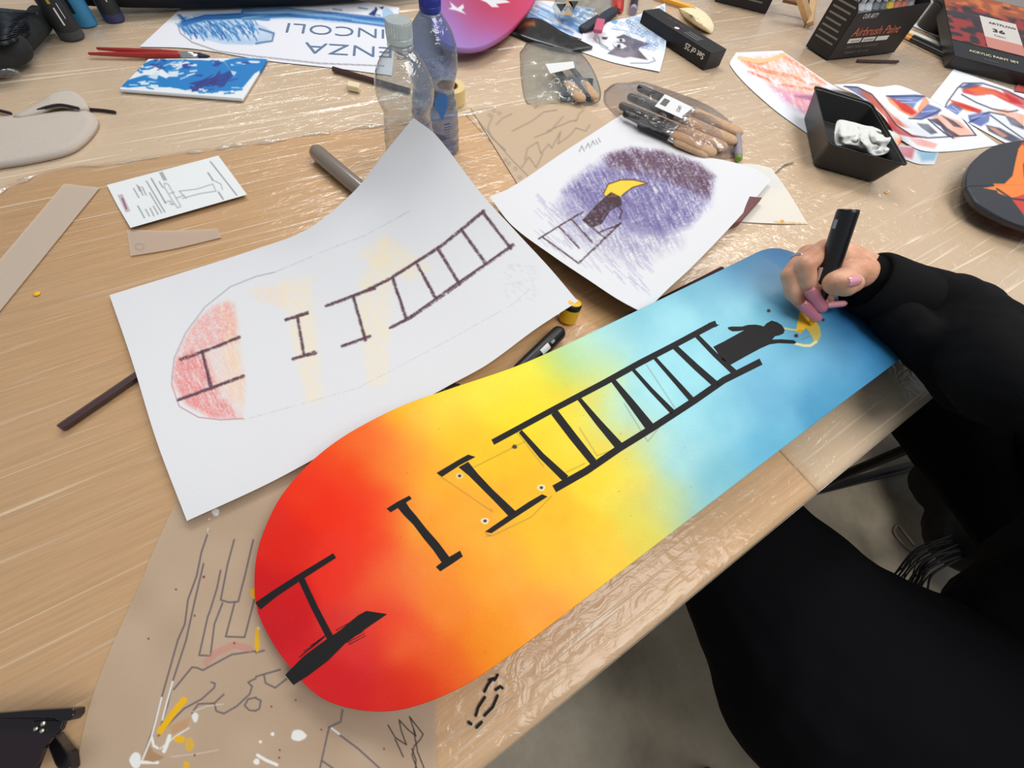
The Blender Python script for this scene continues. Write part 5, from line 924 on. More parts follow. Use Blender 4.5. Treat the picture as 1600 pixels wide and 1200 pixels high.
for pl, cc in (([(475,538),(560,545),(640,590),(700,650),(720,700),(640,640),(560,590)], (70, 84, 130)), ([(560,560),(640,580),(700,640),(760,700),(840,760),(900,800),(860,800),(760,760),(680,680)], (206, 96, 70)), ([(740,600),(920,590),(990,600),(930,640),(900,690),(840,650)], BLU), ([(740,605),(860,640),(940,700),(935,680),(980,600),(1010,640),(950,720),(900,735),(820,690),(760,640)], ORA), ([(760,610),(860,650),(930,705),(900,720),(840,690)], RD),
   ([(950,700),(1000,650),(1080,680),(1060,720),(960,745),(900,740)], (64, 80, 156)), ([(780,700),(860,740),(960,810),(1040,850),(1090,860),(960,860),(860,800)], (214, 220, 226)), ([(880,740),(980,745),(1080,800),(1130,860),(1010,860),(960,800)], (225, 230, 234)), ([(1020,730),(1090,715),(1200,760),(1290,840),(1170,865),(1100,800),(1060,760)], SK), ([(1000,745),(1060,740),(1120,800),(1200,850),(1120,850),(1080,790)], DKB), ([(1080,720),(1160,755),(1220,800),(1160,790),(1120,750)], DKB),
   ([(730,700),(800,780),(900,840),(1000,860),(900,860),(820,840),(760,800)], (198, 60, 64)), ([(930,770),(1000,775),(1060,830),(1020,840),(960,800)], DKB), ([(880,862),(960,870),(1060,900),(1040,930),(930,905)], (232, 160, 150))): c.poly(q12(pl), cc, .92, 'soft', 2)
for pts in ([(475,540),(560,545),(650,590),(740,700),(800,780),(900,850),(1000,862),(1300,845)], [(740,600),(990,600),(1200,720),(1300,845)], [(880,740),(960,745),(1080,690)], [(1000,745),(1100,830),(1160,865)]): c.stroke(q12(pts), 1.8, DKB, .9)
for pts in ([(800,620),(900,625)], [(830,640),(930,640)], [(960,700),(1050,690)], [(780,720),(900,800)]): c.stroke(q12(pts), 1.2, (210, 220, 240), .8)
sheet('swirl_deck_sketch', [(1302, 132, .01), (1345, 131, .016), (1372, 136, .012), (1407, 134, .006), (1480, 170, .003), (1560, 226, .002)], [(1402, 215, .004), (1440, 235, .003), (1490, 236, .002), (1560, 227, .002)], [(1302, 132, .01), (1345, 152, .02), (1378, 180, .02), (1402, 215, .004)], lines((1560, 226, .002), (1560, 227, .002), 1), c, PAPER, 'white sheet with orange, blue and red swirl design beside the black tray', 'drawing', step=1.3)
c = Canvas(1440, 100, 1720, 300, (232, 233, 238))
for pl, cc in (([(1190,545),(1260,520),(1340,530),(1300,545),(1230,560)], (62, 78, 130)), ([(1210,560),(1300,535),(1420,560),(1560,620),(1640,700),(1500,640),(1400,590),(1300,600),(1220,580)], RD), ([(1230,555),(1330,545),(1420,575),(1540,640),(1420,590),(1300,580)], ORA), ([(1150,630),(1250,660),(1330,690),(1280,700),(1200,680),(1130,660)], ORA), ([(1110,670),(1160,640),(1220,680),(1180,720),(1120,690)], BLU), ([(1130,620),(1200,640),(1340,690),(1320,710),(1180,660)], RD), ([(1250,720),(1340,700),(1390,700),(1380,760),(1330,790),(1260,760)], (70, 88, 164)),
   ([(1220,600),(1350,620),(1360,590),(1420,600),(1480,640),(1540,680),(1560,700),(1480,700),(1400,650),(1300,640)], (234, 236, 238)), ([(1390,700),(1480,720),(1600,800),(1600,880),(1500,800),(1400,760)], (220, 226, 230)), ([(1400,690),(1480,680),(1600,720),(1600,790),(1500,730)], SK), ([(1360,780),(1450,800),(1600,880),(1600,920),(1480,870),(1380,820)], DKB), ([(1370,790),(1420,800),(1500,850),(1470,860)], SK), ([(1480,720),(1540,740),(1600,790),(1600,810),(1520,780)], DKB), ([(1460,560),(1620,620),(1620,660),(1520,640)], (190, 44, 48))): c.poly(q12(pl), cc, .92, 'soft', 2)
for pts in ([(1185,550),(1120,640),(1100,690),(1180,760),(1300,820),(1400,860),(1600,950)], [(1185,550),(1220,520),(1340,520),(1500,570),(1600,620)], [(1210,590),(1300,640),(1400,680),(1500,700),(1560,690)], [(1250,770),(1380,700),(1480,720)], [(1390,720),(1500,800),(1600,870)]): c.stroke(q12(pts), 1.8, DKB, .9)
for pts in ([(1130,680),(1180,700)], [(1270,740),(1360,720)], [(1150,660),(1200,700)]): c.stroke(q12(pts), 1.2, (210, 220, 240), .8)
sheet('phoenix_sketch', lines((1490, 108), (1690, 178), 2), lines((1451, 157), (1640, 262), 3), lines((1490, 108), (1451, 157), 2), lines((1690, 178), (1640, 262), 2), c, PAPER, 'white sheet with red, blue and white swirling bird design at the right edge', 'drawing', step=1.3)
m_ = MB(); m_.add([PV(1590, 132, .004), PV(1620, 128, .004), PV(1620, 148, .004), PV(1585, 142, .004)], [(0, 3, 2, 1)], mat('red_card', (176, 70, 66), .6)); o = m_.build('red_card', None, solid=.0012); tag(o, 'red card at the right edge below the paint set box', 'card')
# smeared paint rag under the tray
c = Canvas(1395, 215, 1480, 262, (210, 214, 222)); c.poly([(1402, 228), (1430, 230), (1425, 248), (1410, 245)], (180, 70, 80), .8, 'soft', 5); c.poly([(1430, 232), (1468, 235), (1460, 250), (1440, 252)], (110, 160, 190), .9, 'soft', 6)
sheet('paint_rag', lines((1400, 226), (1469, 232), 1), [(1412, 248), (1435, 256), (1460, 257)], lines((1400, 226), (1412, 248), 1), lines((1469, 232), (1460, 257), 1), c, vcmat('rag', .8, .2, .05, 200, .5), 'paper rag smeared red and blue beside the black tray', 'paint rag', step=1.5, ripple=.002)
# black tray with tissue
t = empty('black_tray', PV(1350, 240, 0), 'deep black plastic tray holding crumpled tissue, right of the brush bag', 'tray')
hT = .060
rim = [PV(1271, 132, hT), PV(1385, 163, hT * .95), PV(1419, 258, hT * .72), PV(1301, 228, hT)]
rim = [PV(1271, 132, .055), PV(1360, 160, .055), PV(1420, 259, .030), PV(1297, 226, .055)]
# squared tray: near-left side seen from outside, floor inset
A_, B_, C_, D_ = PV(1296, 225, .05), PV(1420, 259, .05), PV(1362, 160, .05), PV(1272, 133, .05)
cen = (A_ + B_ + C_ + D_) / 4; TM = mat('tray_plastic', (24, 23, 24), .38)
def loop(s_, h_, r=.16, n=6, ins=0):
    cs = [A_, B_, C_, D_]; out = []
    for i in range(4):
        p = cen + (cs[i] - cen) * s_; pp = cen + (cs[i - 1] - cen) * s_; pn = cen + (cs[(i + 1) % 4] - cen) * s_
        a = p + (pp - p).normalized() * .014; b_ = p + (pn - p).normalized() * .014
        for k in range(n + 1): t_ = k / n; q_ = a * (1 - t_) ** 2 + p * 2 * t_ * (1 - t_) + b_ * t_ ** 2; out.append(Vector((q_.x, q_.y, TZ + h_)))
    return out
rings = [loop(.0001, .003), loop(.80, .002), loop(.84, .004), loop(.985, .050), loop(1.01, .0505), loop(1.01, .048), loop(.975, .0475), loop(.955, .047), loop(.80, .0062), loop(.0001, .0055)]
n = len(rings[0]); V = [v for r_ in rings for v in r_]; Fs = []
for i in range(len(rings) - 1):
    for k in range(n): Fs.append((i * n + k, i * n + (k + 1) % n, (i + 1) * n + (k + 1) % n, (i + 1) * n + k))
m_ = MB(); m_.add(V, Fs, TM); m_.build('tray_shell', t, smooth=False, bevel=.0006)
def crumple(name, outline, hb_, hmax, mt_, label, cat, seed, colf=None):
    a = resamp([(x_, y_, 0) for x_, y_ in outline + outline[:1]], 97)[:-1]; n = len(a); cx = a[:, 0].mean(); cy = a[:, 1].mean(); R_ = 26; r = np.random.default_rng(seed)
    W_ = np.zeros((R_ + 8, n, 3)); aa = np.linspace(0, 2 * PI, n, endpoint=False); NN = .7 * vnoise(130, 170, 20, 20, seed) + .3 * vnoise(130, 170, 8, 8, seed + 1)
    for i in range(R_ + 8):
        if i <= R_: s_ = i / R_; px_, py_ = cx + (a[:, 0] - cx) * s_, cy + (a[:, 1] - cy) * s_; hh = hb_ + hmax * (1 - s_ ** 2) * (.2 + 2.6 * np.abs(NN[(py_ - cy + 60).astype(int), (px_ - cx + 80).astype(int)] - .5))
        else: s_ = 1 - (i - R_) * .1; hh = hb_ * .95 + 0 * aa - .002 * (i - R_) * 0
        W_[i] = P(cx + (a[:, 0] - cx) * s_, cy + (a[:, 1] - cy) * s_, hh)
    W_ = np.concatenate([W_, W_[:, :1]], 1); cl = None
    if colf is not None: cl = colf(W_)
    o = gridmesh(name, W_, cl, mt_); tag(o, label, cat); return o
def tis(W_):
    c3 = (W_ - CAM) @ RC.T; x_ = c3[..., 0] / c3[..., 2] * F + 800; y_ = c3[..., 1] / c3[..., 2] * F + 600
    k_ = np.exp(-((x_ - 1408) ** 2 + (y_ - 222) ** 2) / 60)[..., None]; return np.array([222, 222, 218.]) * (1 - k_) + np.array([250, 130, 84.]) * k_
crumple('crumpled_tissue', [(1303, 208), (1309, 188), (1330, 190), (1352, 196), (1380, 200), (1408, 214), (1404, 228), (1385, 240), (1366, 243), (1330, 230), (1306, 226)], .036, .030, vcmat('tissue', .85, .1, .02, 100, .3), 'crumpled white tissue with an orange paint spot, lying in the black tray', 'tissue', 4, tis)
# paper towel + dark red booklet under the night sky sketch
c = Canvas(1125, 245, 1265, 355, (228, 222, 210)); c.poly([(1165, 262), (1200, 268), (1225, 290), (1190, 300)], (196, 206, 222), .35, None, 20); c.dot(1240, 258, 6, (236, 190, 150), .5); c.stroke([(1210, 347), (1258, 349)], 2.2, (206, 150, 80), .8, 'crayon'); c.dot(1222, 346, 3, (220, 150, 60), .8)
sheet('paper_towel', [(1140, 256), (1175, 256), (1205, 262)], [(1130, 345), (1200, 349), (1262, 350)], lines((1140, 256), (1130, 345), 2), [(1205, 262), (1232, 300), (1262, 350)], c, vcmat('towel', .95, .1, .03, 350, .8), 'white paper towel with ochre stains right of the night sky sketch', 'paper towel', step=1.4, ripple=.0008)
m_ = MB(); a, x, y, lx, ly = frame((1120, 362), (1166, 341), (1150, 335)); q0 = PV(1130, 372, .004); 
V = [PV(1118, 366, .004), PV(1152, 354, .004), PV(1186, 316, .004), PV(1165, 314, .004)]; m_.add([v for v in V] + [v + UP * .009 for v in V], [(3, 2, 1, 0), (4, 5, 6, 7), (0, 1, 5, 4), (1, 2, 6, 5), (2, 3, 7, 6), (3, 0, 4, 7)], mat('dark_red', (104, 44, 46), .4)); o = m_.build('red_booklet', None, bevel=.001); tag(o, 'dark red pencil tin partly hidden under the right corner of the night sky sketch', 'tin')
m_ = MB(); m_.tube([PV(1212, 270, .003), PV(1226, 258, .003), PV(1240, 254, .003)], [.0008, .0014, .0008], mat('grey_thin', (120, 110, 105), .5), 6); o = m_.build('thin_brush_tip', None); tag(o, 'thin brush tip lying beside the paper towel', 'brush')
# dark round deck with orange flame at the right edge
c = Canvas(1495, 220, 1760, 380, (50, 52, 58)); OG = (244, 132, 56)
c.poly(q12([(1560,920),(1640,920),(1700,1000),(1700,1250),(1560,1300),(1400,1240),(1370,1180),(1440,1180),(1490,1130),(1510,1040),(1530,960)]), OG); c.poly(q12([(1590,1000),(1660,1020),(1680,1120),(1600,1160),(1560,1140),(1555,1060)]), (170, 40, 48)); c.poly([(1570, 318), (1600, 308), (1650, 330), (1640, 360), (1590, 345)], (206, 66, 54)); c.poly([(1528, 302), (1560, 296), (1600, 300), (1600, 312), (1560, 308)], OG); c.poly(q12([(1540,925),(1620,905),(1640,925),(1590,960)]), (190, 40, 44))
c.stroke([(1548, 303), (1570, 318), (1600, 322), (1620, 315)], 3, (50, 50, 56), .9)
e1 = [(1502, 300), (1502, 284), (1509, 266), (1522, 250), (1545, 236), (1575, 229), (1610, 226), (1680, 236), (1740, 290), (1700, 370), (1640, 372), (1595, 362), (1552, 345), (1518, 324)]
E_ = resamp([(x_, y_, 0) for x_, y_ in e1 + e1[:1]], 260); C0 = np.array([1612, 295, 0]); s_ = np.linspace(0, 1, 90)[:, None, None]; G = C0 + (E_[None] - C0) * s_; G[..., 2] = .022
o = gridmesh('flame_skateboard_deck', P(G[..., 0], G[..., 1], G[..., 2]), c.sample(G[..., 0], G[..., 1]), DECKM, None, .010, -1); tag(o, 'dark skateboard deck end with orange flame painting at the right edge', 'skateboard deck')
# pale spots / tape scrap with red print behind the elbow
t = empty('printed_tape', PV(1540, 448, 0), 'white tape strip with red printed border, beside the black sleeve', 'tape'); m_ = MB(); p0, p1, p2, p3 = PV(1512, 432, .0022), PV(1562, 464, .0022), PV(1556, 470, .0022), PV(1505, 444, .0022); m_.add([p0, p1, p2, p3], [(0, 3, 2, 1)], WPR); m_.build('tape', t, solid=.0004)
m_ = MB(); k_ = UP * .0005; m_.add([p0 + k_, p1 + k_, p1 + (p2 - p1) * .45 + k_, p0 + (p3 - p0) * .45 + k_], [(0, 3, 2, 1)], mat('red_ink', (206, 40, 52), .5)); m_.text('STABILO', p0 + (p3 - p0) * .42 + k_ * 1.5 + (p1 - p0) * .1, (p1 - p0), (p0 - p3), .0075, WPR, fit=.045); m_.build('red_border', t)

# ================================================================== LOWER LEFT: sunglasses
SG = mat('sunglass_frame', (22, 19, 22), .22, spec=.6); LENS = mat('dark_lens', (30, 16, 24), .08, spec=.7); HING = mat('rivet', (190, 184, 170), .3, metal=.8)
t = empty('sunglasses', PV(40, 1150, .02), 'black chunky sunglasses with three rivets, at the bottom left corner', 'sunglasses')
c1 = lambda L: [(x_ / 4, 900 + y_ / 4) for x_, y_ in L]
def slab(pl, h, th, mt_, name, par, bevel=.0008):
    V = [PV(x_, y_, h) for x_, y_ in pl]; n = len(V); dn = (V[0] - Vector(CAM.tolist())).normalized() * th; dn = Vector((0, 0, -th))
    m_ = MB(); m_.add(V + [v + dn for v in V], [tuple(range(n))[::-1], tuple(range(n, 2 * n))] + [(i, (i + 1) % n, n + (i + 1) % n, n + i) for i in range(n)], mt_); return m_.build(name, par, bevel=bevel)
slab(c1([(-300, 880), (0, 855), (200, 838), (430, 826), (464, 828), (462, 868), (430, 905), (380, 915), (330, 890), (0, 890), (-300, 900)]), .034, .010, SG, 'brow_bar', t)
slab(c1([(-300, 890), (0, 880), (340, 885), (400, 905), (380, 960), (320, 1010), (270, 1080), (240, 1160), (200, 1260), (-300, 1300)]), .026, .004, LENS, 'lens', t)
slab(c1([(290, 1010), (330, 985), (400, 1080), (430, 1110), (440, 1200), (400, 1260), (340, 1180), (300, 1080)]), .012, .009, SG, 'temple_arm', t)
for (x_, y_) in ((228, 953), (273, 922), (267, 966)): m_ = MB(); m_.lathe(PV(x_ / 4, 900 + y_ / 4, .0345 if y_ < 930 else .0265), UP, [(.0012, 0), (.0012, .0008), (.0006, .0012)], HING, 14); m_.build('rivet', t)
slab(c1([(340, 895), (400, 905), (380, 960), (300, 1000), (200, 985), (200, 900)]), .0262, .003, SG, 'frame_corner', t)
# ink marks and yellow drips on the film
m_ = MB()
for pts in (z3([(1430,720),(1450,680),(1480,640),(1490,650)]), z3([(1460,650),(1500,640),(1510,620)]), z3([(1500,710),(1530,690),(1540,700)]), z3([(1510,750),(1480,820),(1430,870)]), z3([(1430,760),(1390,820),(1375,870)]), z3([(1330,915),(1345,925)]), z3([(1380,945),(1410,915)])):
    A = [PV(x_, y_, .0018) for x_, y_ in pts]; m_.tube(A, .0011, INK, 6, flat=.3)
o = m_.build('ink_scribble', None); tag(o, 'black marker scribble on the film near the table edge, right of the tracing paper', 'ink marks')
for (x_, y_, lb) in ((57, 459, 'yellow paint speck on the film left of the ladder sketch'), (1385, 301, 'yellow paint speck on the film right of the tray')):
    m_ = MB(); b0 = PV(x_, y_, .0013); m_.lathe(b0, UP, [(.0035, 0), (.003, .0004), (.001, .0007)], YEL, 12); o = m_.build('paint_speck', None, smooth=True); tag(o, lb, 'paint speck')
# ================================================================== PERSON (right hand drawing, black hoodie, black trousers)
def capsule(m_, p0, r0, p1, r1, mt_, n=20):
    p0, p1 = Vector(p0), Vector(p1); d = p1 - p0; L = max(d.length, 1e-6); d = d / L; u = d.orthogonal().normalized(); b_ = d.cross(u); prof = []
    for k in range(7): a = PI / 2 * (1 - k / 6); prof.append((r0 * math.cos(a), -r0 * math.sin(a)))
    for k in range(7): a = PI / 2 * k / 6; prof.append((r1 * math.cos(a), L + r1 * math.sin(a)))
    V = []; Fs = []
    for (r, z) in prof: V += [p0 + d * z + (u * math.cos(2 * PI * k / n) + b_ * math.sin(2 * PI * k / n)) * max(r, 1e-5) for k in range(n)]
    for i in range(len(prof) - 1):
        for k in range(n): Fs.append((i * n + k, i * n + (k + 1) % n, (i + 1) * n + (k + 1) % n, (i + 1) * n + k))
    Fs.append(tuple(range(n - 1, -1, -1))); Fs.append(tuple((len(prof) - 1) * n + k for k in range(n))); m_.add(V, Fs, mt_)
def fuse(name, chains, mt_, parent, voxel, smooth=6, disp=None):
    m_ = MB()
    for ch in chains:
        for (p, r), (q_, s_) in zip(ch[:-1], ch[1:]): capsule(m_, p, r, q_, s_, mt_)
    o = m_.build(name, parent, smooth=True); r = o.modifiers.new('fuse', 'REMESH'); r.mode = 'VOXEL'; r.voxel_size = voxel; r.use_smooth_shade = True
    s = o.modifiers.new('relax', 'SMOOTH'); s.factor = .6; s.iterations = smooth
    if disp:
        for (sc, st_, mid) in disp:
            tx = bpy.data.textures.new(name + '_folds', 'CLOUDS'); tx.noise_scale = sc; tx.noise_depth = 2; dm = o.modifiers.new('folds', 'DISPLACE'); dm.texture = tx; dm.strength = st_; dm.mid_level = mid; dm.texture_coords = 'LOCAL'
    return o
per = empty('person', (.62, -.50, 0), 'person in black hoodie and trousers, seated at the table edge, drawing with a black marker', 'person')
mt, N, Lk, b = nt('skin')
tc = N.new('ShaderNodeTexCoord'); n1 = N.new('ShaderNodeTexNoise'); n1.inputs['Scale'].default_value = 55; n1.inputs['Detail'].default_value = 5; cr = N.new('ShaderNodeValToRGB')
cr.color_ramp.elements[0].position = .35; cr.color_ramp.elements[0].color = L4((212, 150, 118)); cr.color_ramp.elements[1].position = .68; cr.color_ramp.elements[1].color = L4((236, 182, 150))
Lk.new(tc.outputs['Object'], n1.inputs['Vector']); Lk.new(n1.outputs['Fac'], cr.inputs[0]); Lk.new(cr.outputs[0], b.inputs['Base Color']); b.inputs['Roughness'].default_value = .48; b.inputs['Subsurface Weight'].default_value = .12; b.inputs['Subsurface Radius'].default_value = (.010, .004, .002); b.inputs['Subsurface Scale'].default_value = .4
n3 = N.new('ShaderNodeTexNoise'); n3.inputs['Scale'].default_value = 420; n3.inputs['Detail'].default_value = 3; Lk.new(tc.outputs['Object'], n3.inputs['Vector']); bp = N.new('ShaderNodeBump'); bp.inputs['Strength'].default_value = .35; bp.inputs['Distance'].default_value = .0006; Lk.new(n3.outputs['Fac'], bp.inputs['Height']); Lk.new(bp.outputs[0], b.inputs['Normal'])
SKIN = mt
H = lambda x_, y_, h_, r_: (PV(x_, y_, h_), r_)
index = [H(1338, 418, .094, .015), H(1288, 391, .106, .0122), H(1258, 413, .101, .0106), H(1262, 440, .087, .0092), H(1273, 459, .078, .0078)]
middle = [H(1335, 422, .088, .015), H(1262, 398, .096, .0115), H(1235, 430, .084, .0102), H(1239, 457, .071, .0090), H(1255, 475, .064, .0076)]
ringf = [H(1335, 426, .080, .014), H(1272, 412, .084, .0105), H(1250, 440, .070, .0092), H(1266, 462, .061, .0080), H(1284, 474, .060, .0068)]
pinky = [H(1335, 430, .072, .013), H(1288, 432, .072, .0095), H(1280, 452, .062, .0080), H(1294, 466, .058, .0066)]
thumb = [H(1352, 428, .090, .017), H(1330, 428, .098, .0150), H(1307, 442, .100, .0132), H(1322, 446, .104, .0118), H(1333, 443, .107, .0100)]
palm1 = [H(1356, 424, .085, .020), H(1315, 402, .092, .018)]; palm2 = [H(1356, 426, .080, .020), H(1312, 420, .080, .016)]
fore = [H(1345, 424, .084, .021), H(1400, 445, .070, .026), H(1500, 480, .062, .034)]
elb = PV(1490, 497, .065); sh = Vector((.62, -.42, 1.02))
neck = Vector((.60, -.47, 1.20)); head = Vector((.58, -.40, 1.33))
hand = fuse('body', [index, middle, ringf, pinky, thumb, palm1, palm2, fore], SKIN, per, .0011, 4)
# pink long nails
NAIL = mat('pink_nail', (214, 128, 146), .18, spec=.6, coat=.5); NAILL = mat('pale_pink_nail', (232, 160, 172), .18, spec=.6, coat=.5)
def nail(a, b_, w0, w1, mt_, lab, nrm=None):
    A, B = PV(*a), PV(*b_); d = (B - A).normalized(); L = (B - A).length; c_ = (Vector(CAM.tolist()) - A).normalized()
    if nrm is not None: c_ = (c_ + Vector(nrm)).normalized()
    n_ = (c_ - d * c_.dot(d)).normalized(); s_ = d.cross(n_); V = []; Fs = []; nl, nc = 10, 8
    for i in range(nl + 1):
        t_ = i / nl; w_ = (w0 + (w1 - w0) * t_) * (math.sqrt(max(0, 1 - ((t_ - .82) / .2) ** 2)) if t_ > .84 else 1) * (.8 + .2 * min(1, t_ * 5)); w_ = max(w_, w1 * .35)
        for k in range(nc + 1): x_ = (k / nc - .5) * 2; V.append(A + d * L * t_ + s_ * x_ * w_ + n_ * (.0030 * (1 - x_ * x_) * w_ / w0 - .0012 * t_ * t_))
    for i in range(nl):
        for k in range(nc): q_ = i * (nc + 1) + k; Fs.append((q_, q_ + 1, q_ + nc + 2, q_ + nc + 1))
    m_ = MB(); m_.add(V, Fs, mt_); o = m_.build('fingernail', per, smooth=True, solid=.0008); o['label'] = lab; return o
nail((1264, 452, .0865), (1289, 487, .072), .0064, .0056, NAIL, 'long pink fingernail of the index finger'); nail((1252, 474, .073), (1282, 502, .0600), .0062, .0050, NAIL, 'long pink fingernail of the middle finger')
nail((1290, 477, .066), (1324, 474, .066), .0036, .0036, NAILL, 'long pale pink fingernail pointing right'); nail((1324, 441, .1165), (1347, 437, .117), .0056, .0046, NAILL, 'pale pink thumbnail')
SIL = mat('silver', (200, 200, 205), .2, metal=1)
def fring(ch, i, t_, r, lab, th=.0011):
    p = ch[i][0].lerp(ch[i + 1][0], t_); d = (ch[i + 1][0] - ch[i][0]).normalized(); rr = ch[i][1] * (1 - t_) + ch[i + 1][1] * t_ + .0004; u = d.orthogonal().normalized(); b_ = d.cross(u); m_ = MB()
    m_.tube([p + (u * math.cos(a) + b_ * math.sin(a)) * rr for a in np.linspace(0, 2 * PI, 33)], th, SIL, 8, up=tuple(d), round_=False)
    if r: q_ = p + (Vector(CAM.tolist()) - p).normalized() * rr; m_.lathe(q_ - UP * .001, UP, [(.001, -.001), (.0026, 0), (.0022, .0015), (.0008, .0024)], SIL, 12)
    o = m_.build('ring', per, smooth=True); o['label'] = lab
fring(middle, 1, .35, 0, 'thin silver ring on the middle finger'); fring(ringf, 1, .2, 0, 'silver ring on the ring finger')
m_ = MB(); q_ = PV(1257.5, 476, .0775); m_.lathe(q_, UP, [(.0004, -.0008), (.0014, 0), (.0004, .0010)], SIL, 10); m_.build('nail_gem', per)
# hoodie
HOOD = mat('black_hoodie', (16, 16, 18), .92, spec=.15, bump=.5, bscale=700, var=.2, vscale=30)
fc = lambda x_, y_, h_, r_: (PV(x_, y_, h_), r_)
hood = [[fc(1372, 446, .080, .034), fc(1404, 458, .076, .037)], [fc(1418, 466, .074, .040), fc(1465, 484, .072, .045), (elb, .046)], [(elb, .046), fc(1585, 598, .105, .046), (elb.lerp(sh, .6), .07), (sh, .085)],
        [fc(1402, 497, .074, .024), fc(1455, 553, .060, .026), fc(1530, 590, .06, .042), (Vector((.68, -.27, .85)), .06)], [(Vector((.80, -.36, .72)), .095), (Vector((.72, -.38, .92)), .13), (Vector((.64, -.42, 1.08)), .12)],
        [(Vector((.58, -.56, .60)), .16), (Vector((.60, -.50, .80)), .16), (Vector((.62, -.44, 1.03)), .14)], [(Vector((.74, -.56, .60)), .16), (Vector((.72, -.50, .80)), .16), (Vector((.68, -.44, 1.03)), .14)],
        [(Vector((.62, -.44, 1.08)), .11), (Vector((.45, -.50, 1.06)), .075), (Vector((.40, -.44, .82)), .06)], [(Vector((.62, -.46, 1.12)), .085), (Vector((.60, -.50, 1.18)), .07)]]
hood[7] = [(Vector((.62, -.46, 1.08)), .11), (Vector((.50, -.56, 1.05)), .08), (Vector((.46, -.60, .82)), .062), (Vector((.50, -.42, .66)), .05)]
fuse('hoodie', hood, HOOD, per, .0045, 8, [(.05, .010, .5)])
# rolled cuff: the open sleeve end around the wrist
m_ = MB(); d = (PV(1420, 466, .074) - PV(1352, 436, .084)).normalized(); c0 = PV(1352, 440, .083); u = (UP - d * d.dot(UP)).normalized(); b_ = d.cross(u); V = []; Fs = []; n = 40
prof = [(.026, .010), (.029, .001), (.033, -.002), (.036, .002), (.037, .020), (.0385, .045), (.041, .060)]
for j, (r_, z_) in enumerate(prof):
    for k in range(n): a = 2 * PI * k / n; rr = r_ * (1 + .03 * math.sin(3 * a + j)) * (1 + .006 * math.sin(20 * a)); V.append(c0 + d * z_ + (u * math.cos(a) * .98 + b_ * math.sin(a)) * rr)
for j in range(len(prof) - 1):
    for k in range(n): Fs.append((j * n + k, j * n + (k + 1) % n, (j + 1) * n + (k + 1) % n, (j + 1) * n + k))
m_.add(V, Fs, mat('ribbed_cuff', (18, 18, 20), .9, spec=.15, bump=.5, bscale=900)); m_.build('cuff', per, smooth=True, solid=.0015, sub=1)
TROU = mat('black_trousers', (13, 13, 16), .9, spec=.12, bump=.3, bscale=500)
leg1 = [(Vector((.46, -.64, .62)), .155), (Vector((.33, -.39, .54)), .15), (Vector((.335, -.22, .55)), .106), (Vector((.33, -.06, .55)), .075), (Vector((.30, -.08, .30)), .06), (Vector((.30, -.10, .10)), .05)]
leg2 = [(Vector((.74, -.64, .61)), .14), (Vector((.84, -.40, .56)), .11), (Vector((.88, -.06, .56)), .072), (Vector((.83, -.05, .30)), .055), (Vector((.80, -.05, .10)), .045)]
fuse('trousers', [leg1, leg2, [(Vector((.56, -.64, .62)), .145), (Vector((.72, -.64, .62)), .14)]], TROU, per, .006, 8, [(.09, .012, .5)])
SHOE = mat('white_shoe', (190, 188, 184), .6)
for (x_, y_) in ((.30, -.10), (.80, -.05)):
    m_ = MB(); m_.tube([(x_, y_ - .06, .045), (x_, y_ + .04, .045), (x_, y_ + .15, .035)], [.042, .045, .036], SHOE, 18, flat=.75); m_.build('shoe', per, smooth=True)
# marker in the hand
tip = PV(1267, 508, .0487 + .0022); topm = PV(1326, 327, .150); d = (topm - tip).normalized(); Lm = (topm - tip).length
t = empty('black_marker', tip, 'thick black paint marker held in the hand over the blue end of the deck', 'marker')
m_ = MB(); m_.lathe(tip + d * (Lm * .36), d, [(.0088, 0), (.0100, .004), (.0104, .02), (.0104, Lm * .64 - .003), (.0100, Lm * .64 - .0008), (.0092, Lm * .64)], mat('marker_black', (20, 19, 20), .3, spec=.6), 40); m_.build('barrel', t, smooth=False, bevel=.0003)
m_ = MB(); m_.lathe(tip + d * .012, d, [(.0035, 0), (.0048, .004), (.0060, .012), (.0080, Lm * .36 - .0125)], BLACKP, 30); m_.build('grip', t)
m_ = MB(); m_.lathe(tip, d, [(.0012, 0), (.0026, .002), (.0030, .0118)], YEL, 20); m_.build('nib', t)
pb = tip + d * (Lm * .36); nrm = (Vector(CAM.tolist()) - pb).normalized(); nrm = (nrm - d * nrm.dot(d)).normalized()
m_ = MB(); wrap(m_, pb, d, nrm, .0104, .006, .020, -1.15, -.55, WPR); m_.build('label', t); m_ = MB(); wrap(m_, pb, d, nrm, .0104, .060, .069, -1.0, -.6, mat('grey_print', 0)); m_.build('logo_print', t)

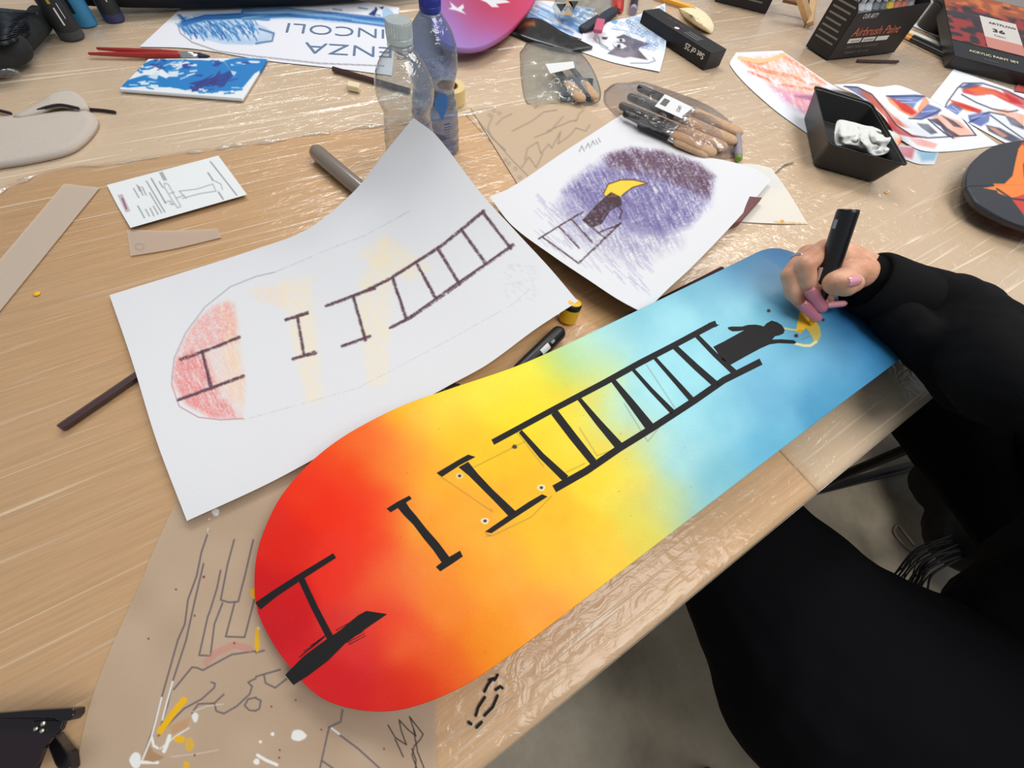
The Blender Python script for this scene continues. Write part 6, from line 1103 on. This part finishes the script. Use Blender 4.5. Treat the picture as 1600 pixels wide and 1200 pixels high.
# ================================================================== UNDER THE TABLE
DGREY = mat('grey_fabric', (44, 46, 48), .85)
def chair(name, cx, cy, rz, label):
    t = empty(name, (cx, cy, 0), label, 'chair', None); R_ = Matrix.Rotation(rz, 3, 'Z'); o_ = Vector((cx, cy, 0)); T = lambda x_, y_, z_: o_ + R_ @ Vector((x_, y_, z_))
    m_ = MB(); m_.box(T(-.2, -.2, .43), R_ @ Vector((.4, 0, 0)), R_ @ Vector((0, .4, 0)), (0, 0, .03), DGREY); m_.build('seat', t, bevel=.01)
    for (sx, sy) in ((-1, -1), (1, -1), (1, 1), (-1, 1)): m_ = MB(); m_.tube([T(sx * .17, sy * .17, .429), T(sx * .2, sy * .2, .012)], .013, GREYMET, 14, round_=False); l_ = m_.build('leg', t); m_ = MB(); m_.tube([T(sx * .2, sy * .2, .0118), T(sx * .2, sy * .2, .001)], .016, STEEL, 14, round_=False); m_.build('foot_cap', l_)
    m_ = MB(); m_.tube([T(-.18, -.19, .43), T(-.18, -.24, .85)], .012, GREYMET, 12); m_.tube([T(.18, -.19, .43), T(.18, -.24, .85)], .012, GREYMET, 12); m_.build('back_frame', t)
    m_ = MB(); m_.box(T(-.2, -.235, .62), R_ @ Vector((.4, 0, 0)), R_ @ Vector((0, .02, 0)), (0, 0, .22), DGREY); m_.build('backrest', t, bevel=.008)
    return t
chair('chair', .60, -.84, 0, 'grey chair under the person in black')
f0 = PV(893, 1166, -TZ); chair('chair', f0.x + .02, f0.y - .40, 0, 'grey metal chair leg visible on the floor at the bottom centre, below the table edge')
A_, B_ = PV(1238, 775, -.735), PV(1532, 702, -.735); dr = (B_ - A_); pr_ = Vector((-dr.y, dr.x, 0)).normalized() * .42
if pr_.y < 0: pr_ = -pr_
t = empty('chair', (A_ + B_) / 2 + pr_ / 2, 'sled-base steel chair whose floor runner crosses the gap below the table edge', 'chair')
t.location.z = 0
for k, off in enumerate((Vector((0, 0, 0)), pr_)):
    m_ = MB(); m_.tube([A_ + off, (A_ + B_) / 2 + off, B_ + off], .0135, STEEL, 12); m_.build('runner', t, smooth=True)
    for p in (A_ + off + dr * .02, B_ + off - dr * .02): m_ = MB(); m_.tube([p + UP * .014, p + UP * .42], .011, STEEL, 12, round_=False); m_.build('leg', t)
m_ = MB(); m_.box(A_ + dr * .2 + UP * .4205, dr * .78, pr_, (0, 0, .03), DGREY); m_.build('seat', t, bevel=.01)
# bag and cords on the floor
BAGM = mat('black_bag', (17, 17, 19), .85, bump=.5, bscale=120)
t = empty('backpack', PV(1560, 800, -.7), 'black backpack with loose cords standing on the floor beside the trouser leg', 'backpack')
fz = lambda x_, y_, h_, r_: (PV(x_, y_, h_), r_)
fuse('bag_body', [[fz(1500, 760, -.60, .10), fz(1560, 740, -.52, .13), fz(1640, 760, -.5, .18)], [fz(1520, 840, -.62, .10), fz(1600, 860, -.55, .14)], [fz(1462, 772, -.66, .035), fz(1500, 800, -.62, .06)]], BAGM, t, .008, 5, [(.08, .02, .5)])
for i in range(18):
    f_ = i / 17; s0 = (1508 + random.uniform(-14, 14), 828 + f_ * 40 + random.uniform(-6, 6)); e0 = (1392 + f_ * 50 + random.uniform(-8, 8), 905 + 22 * f_ + random.uniform(-12, 8)); m0 = ((s0[0] + e0[0]) / 2 - random.uniform(8, 26), (s0[1] + e0[1]) / 2 - random.uniform(-4, 16))
    m_ = MB(); pp = resamp([(s0[0], s0[1], -.60), (m0[0], m0[1], -.58 + random.uniform(-.03, .03)), (e0[0], e0[1], -.64)], 14); m_.tube([PV(*q_) for q_ in pp], random.uniform(.0010, .0030), BAGM, 6); m_.build('cord', t, smooth=True)
m_ = MB(); pp = resamp([(1430, 868, -.62), (1410, 850, -.64), (1396, 830, -.64), (1402, 821, -.64), (1412, 832, -.63), (1428, 852, -.62)], 30); m_.tube([PV(*q_) for q_ in pp], .004, mat('brown_strap', (96, 80, 70), .6), 8); o = m_.build('strap_loop', t, smooth=True)
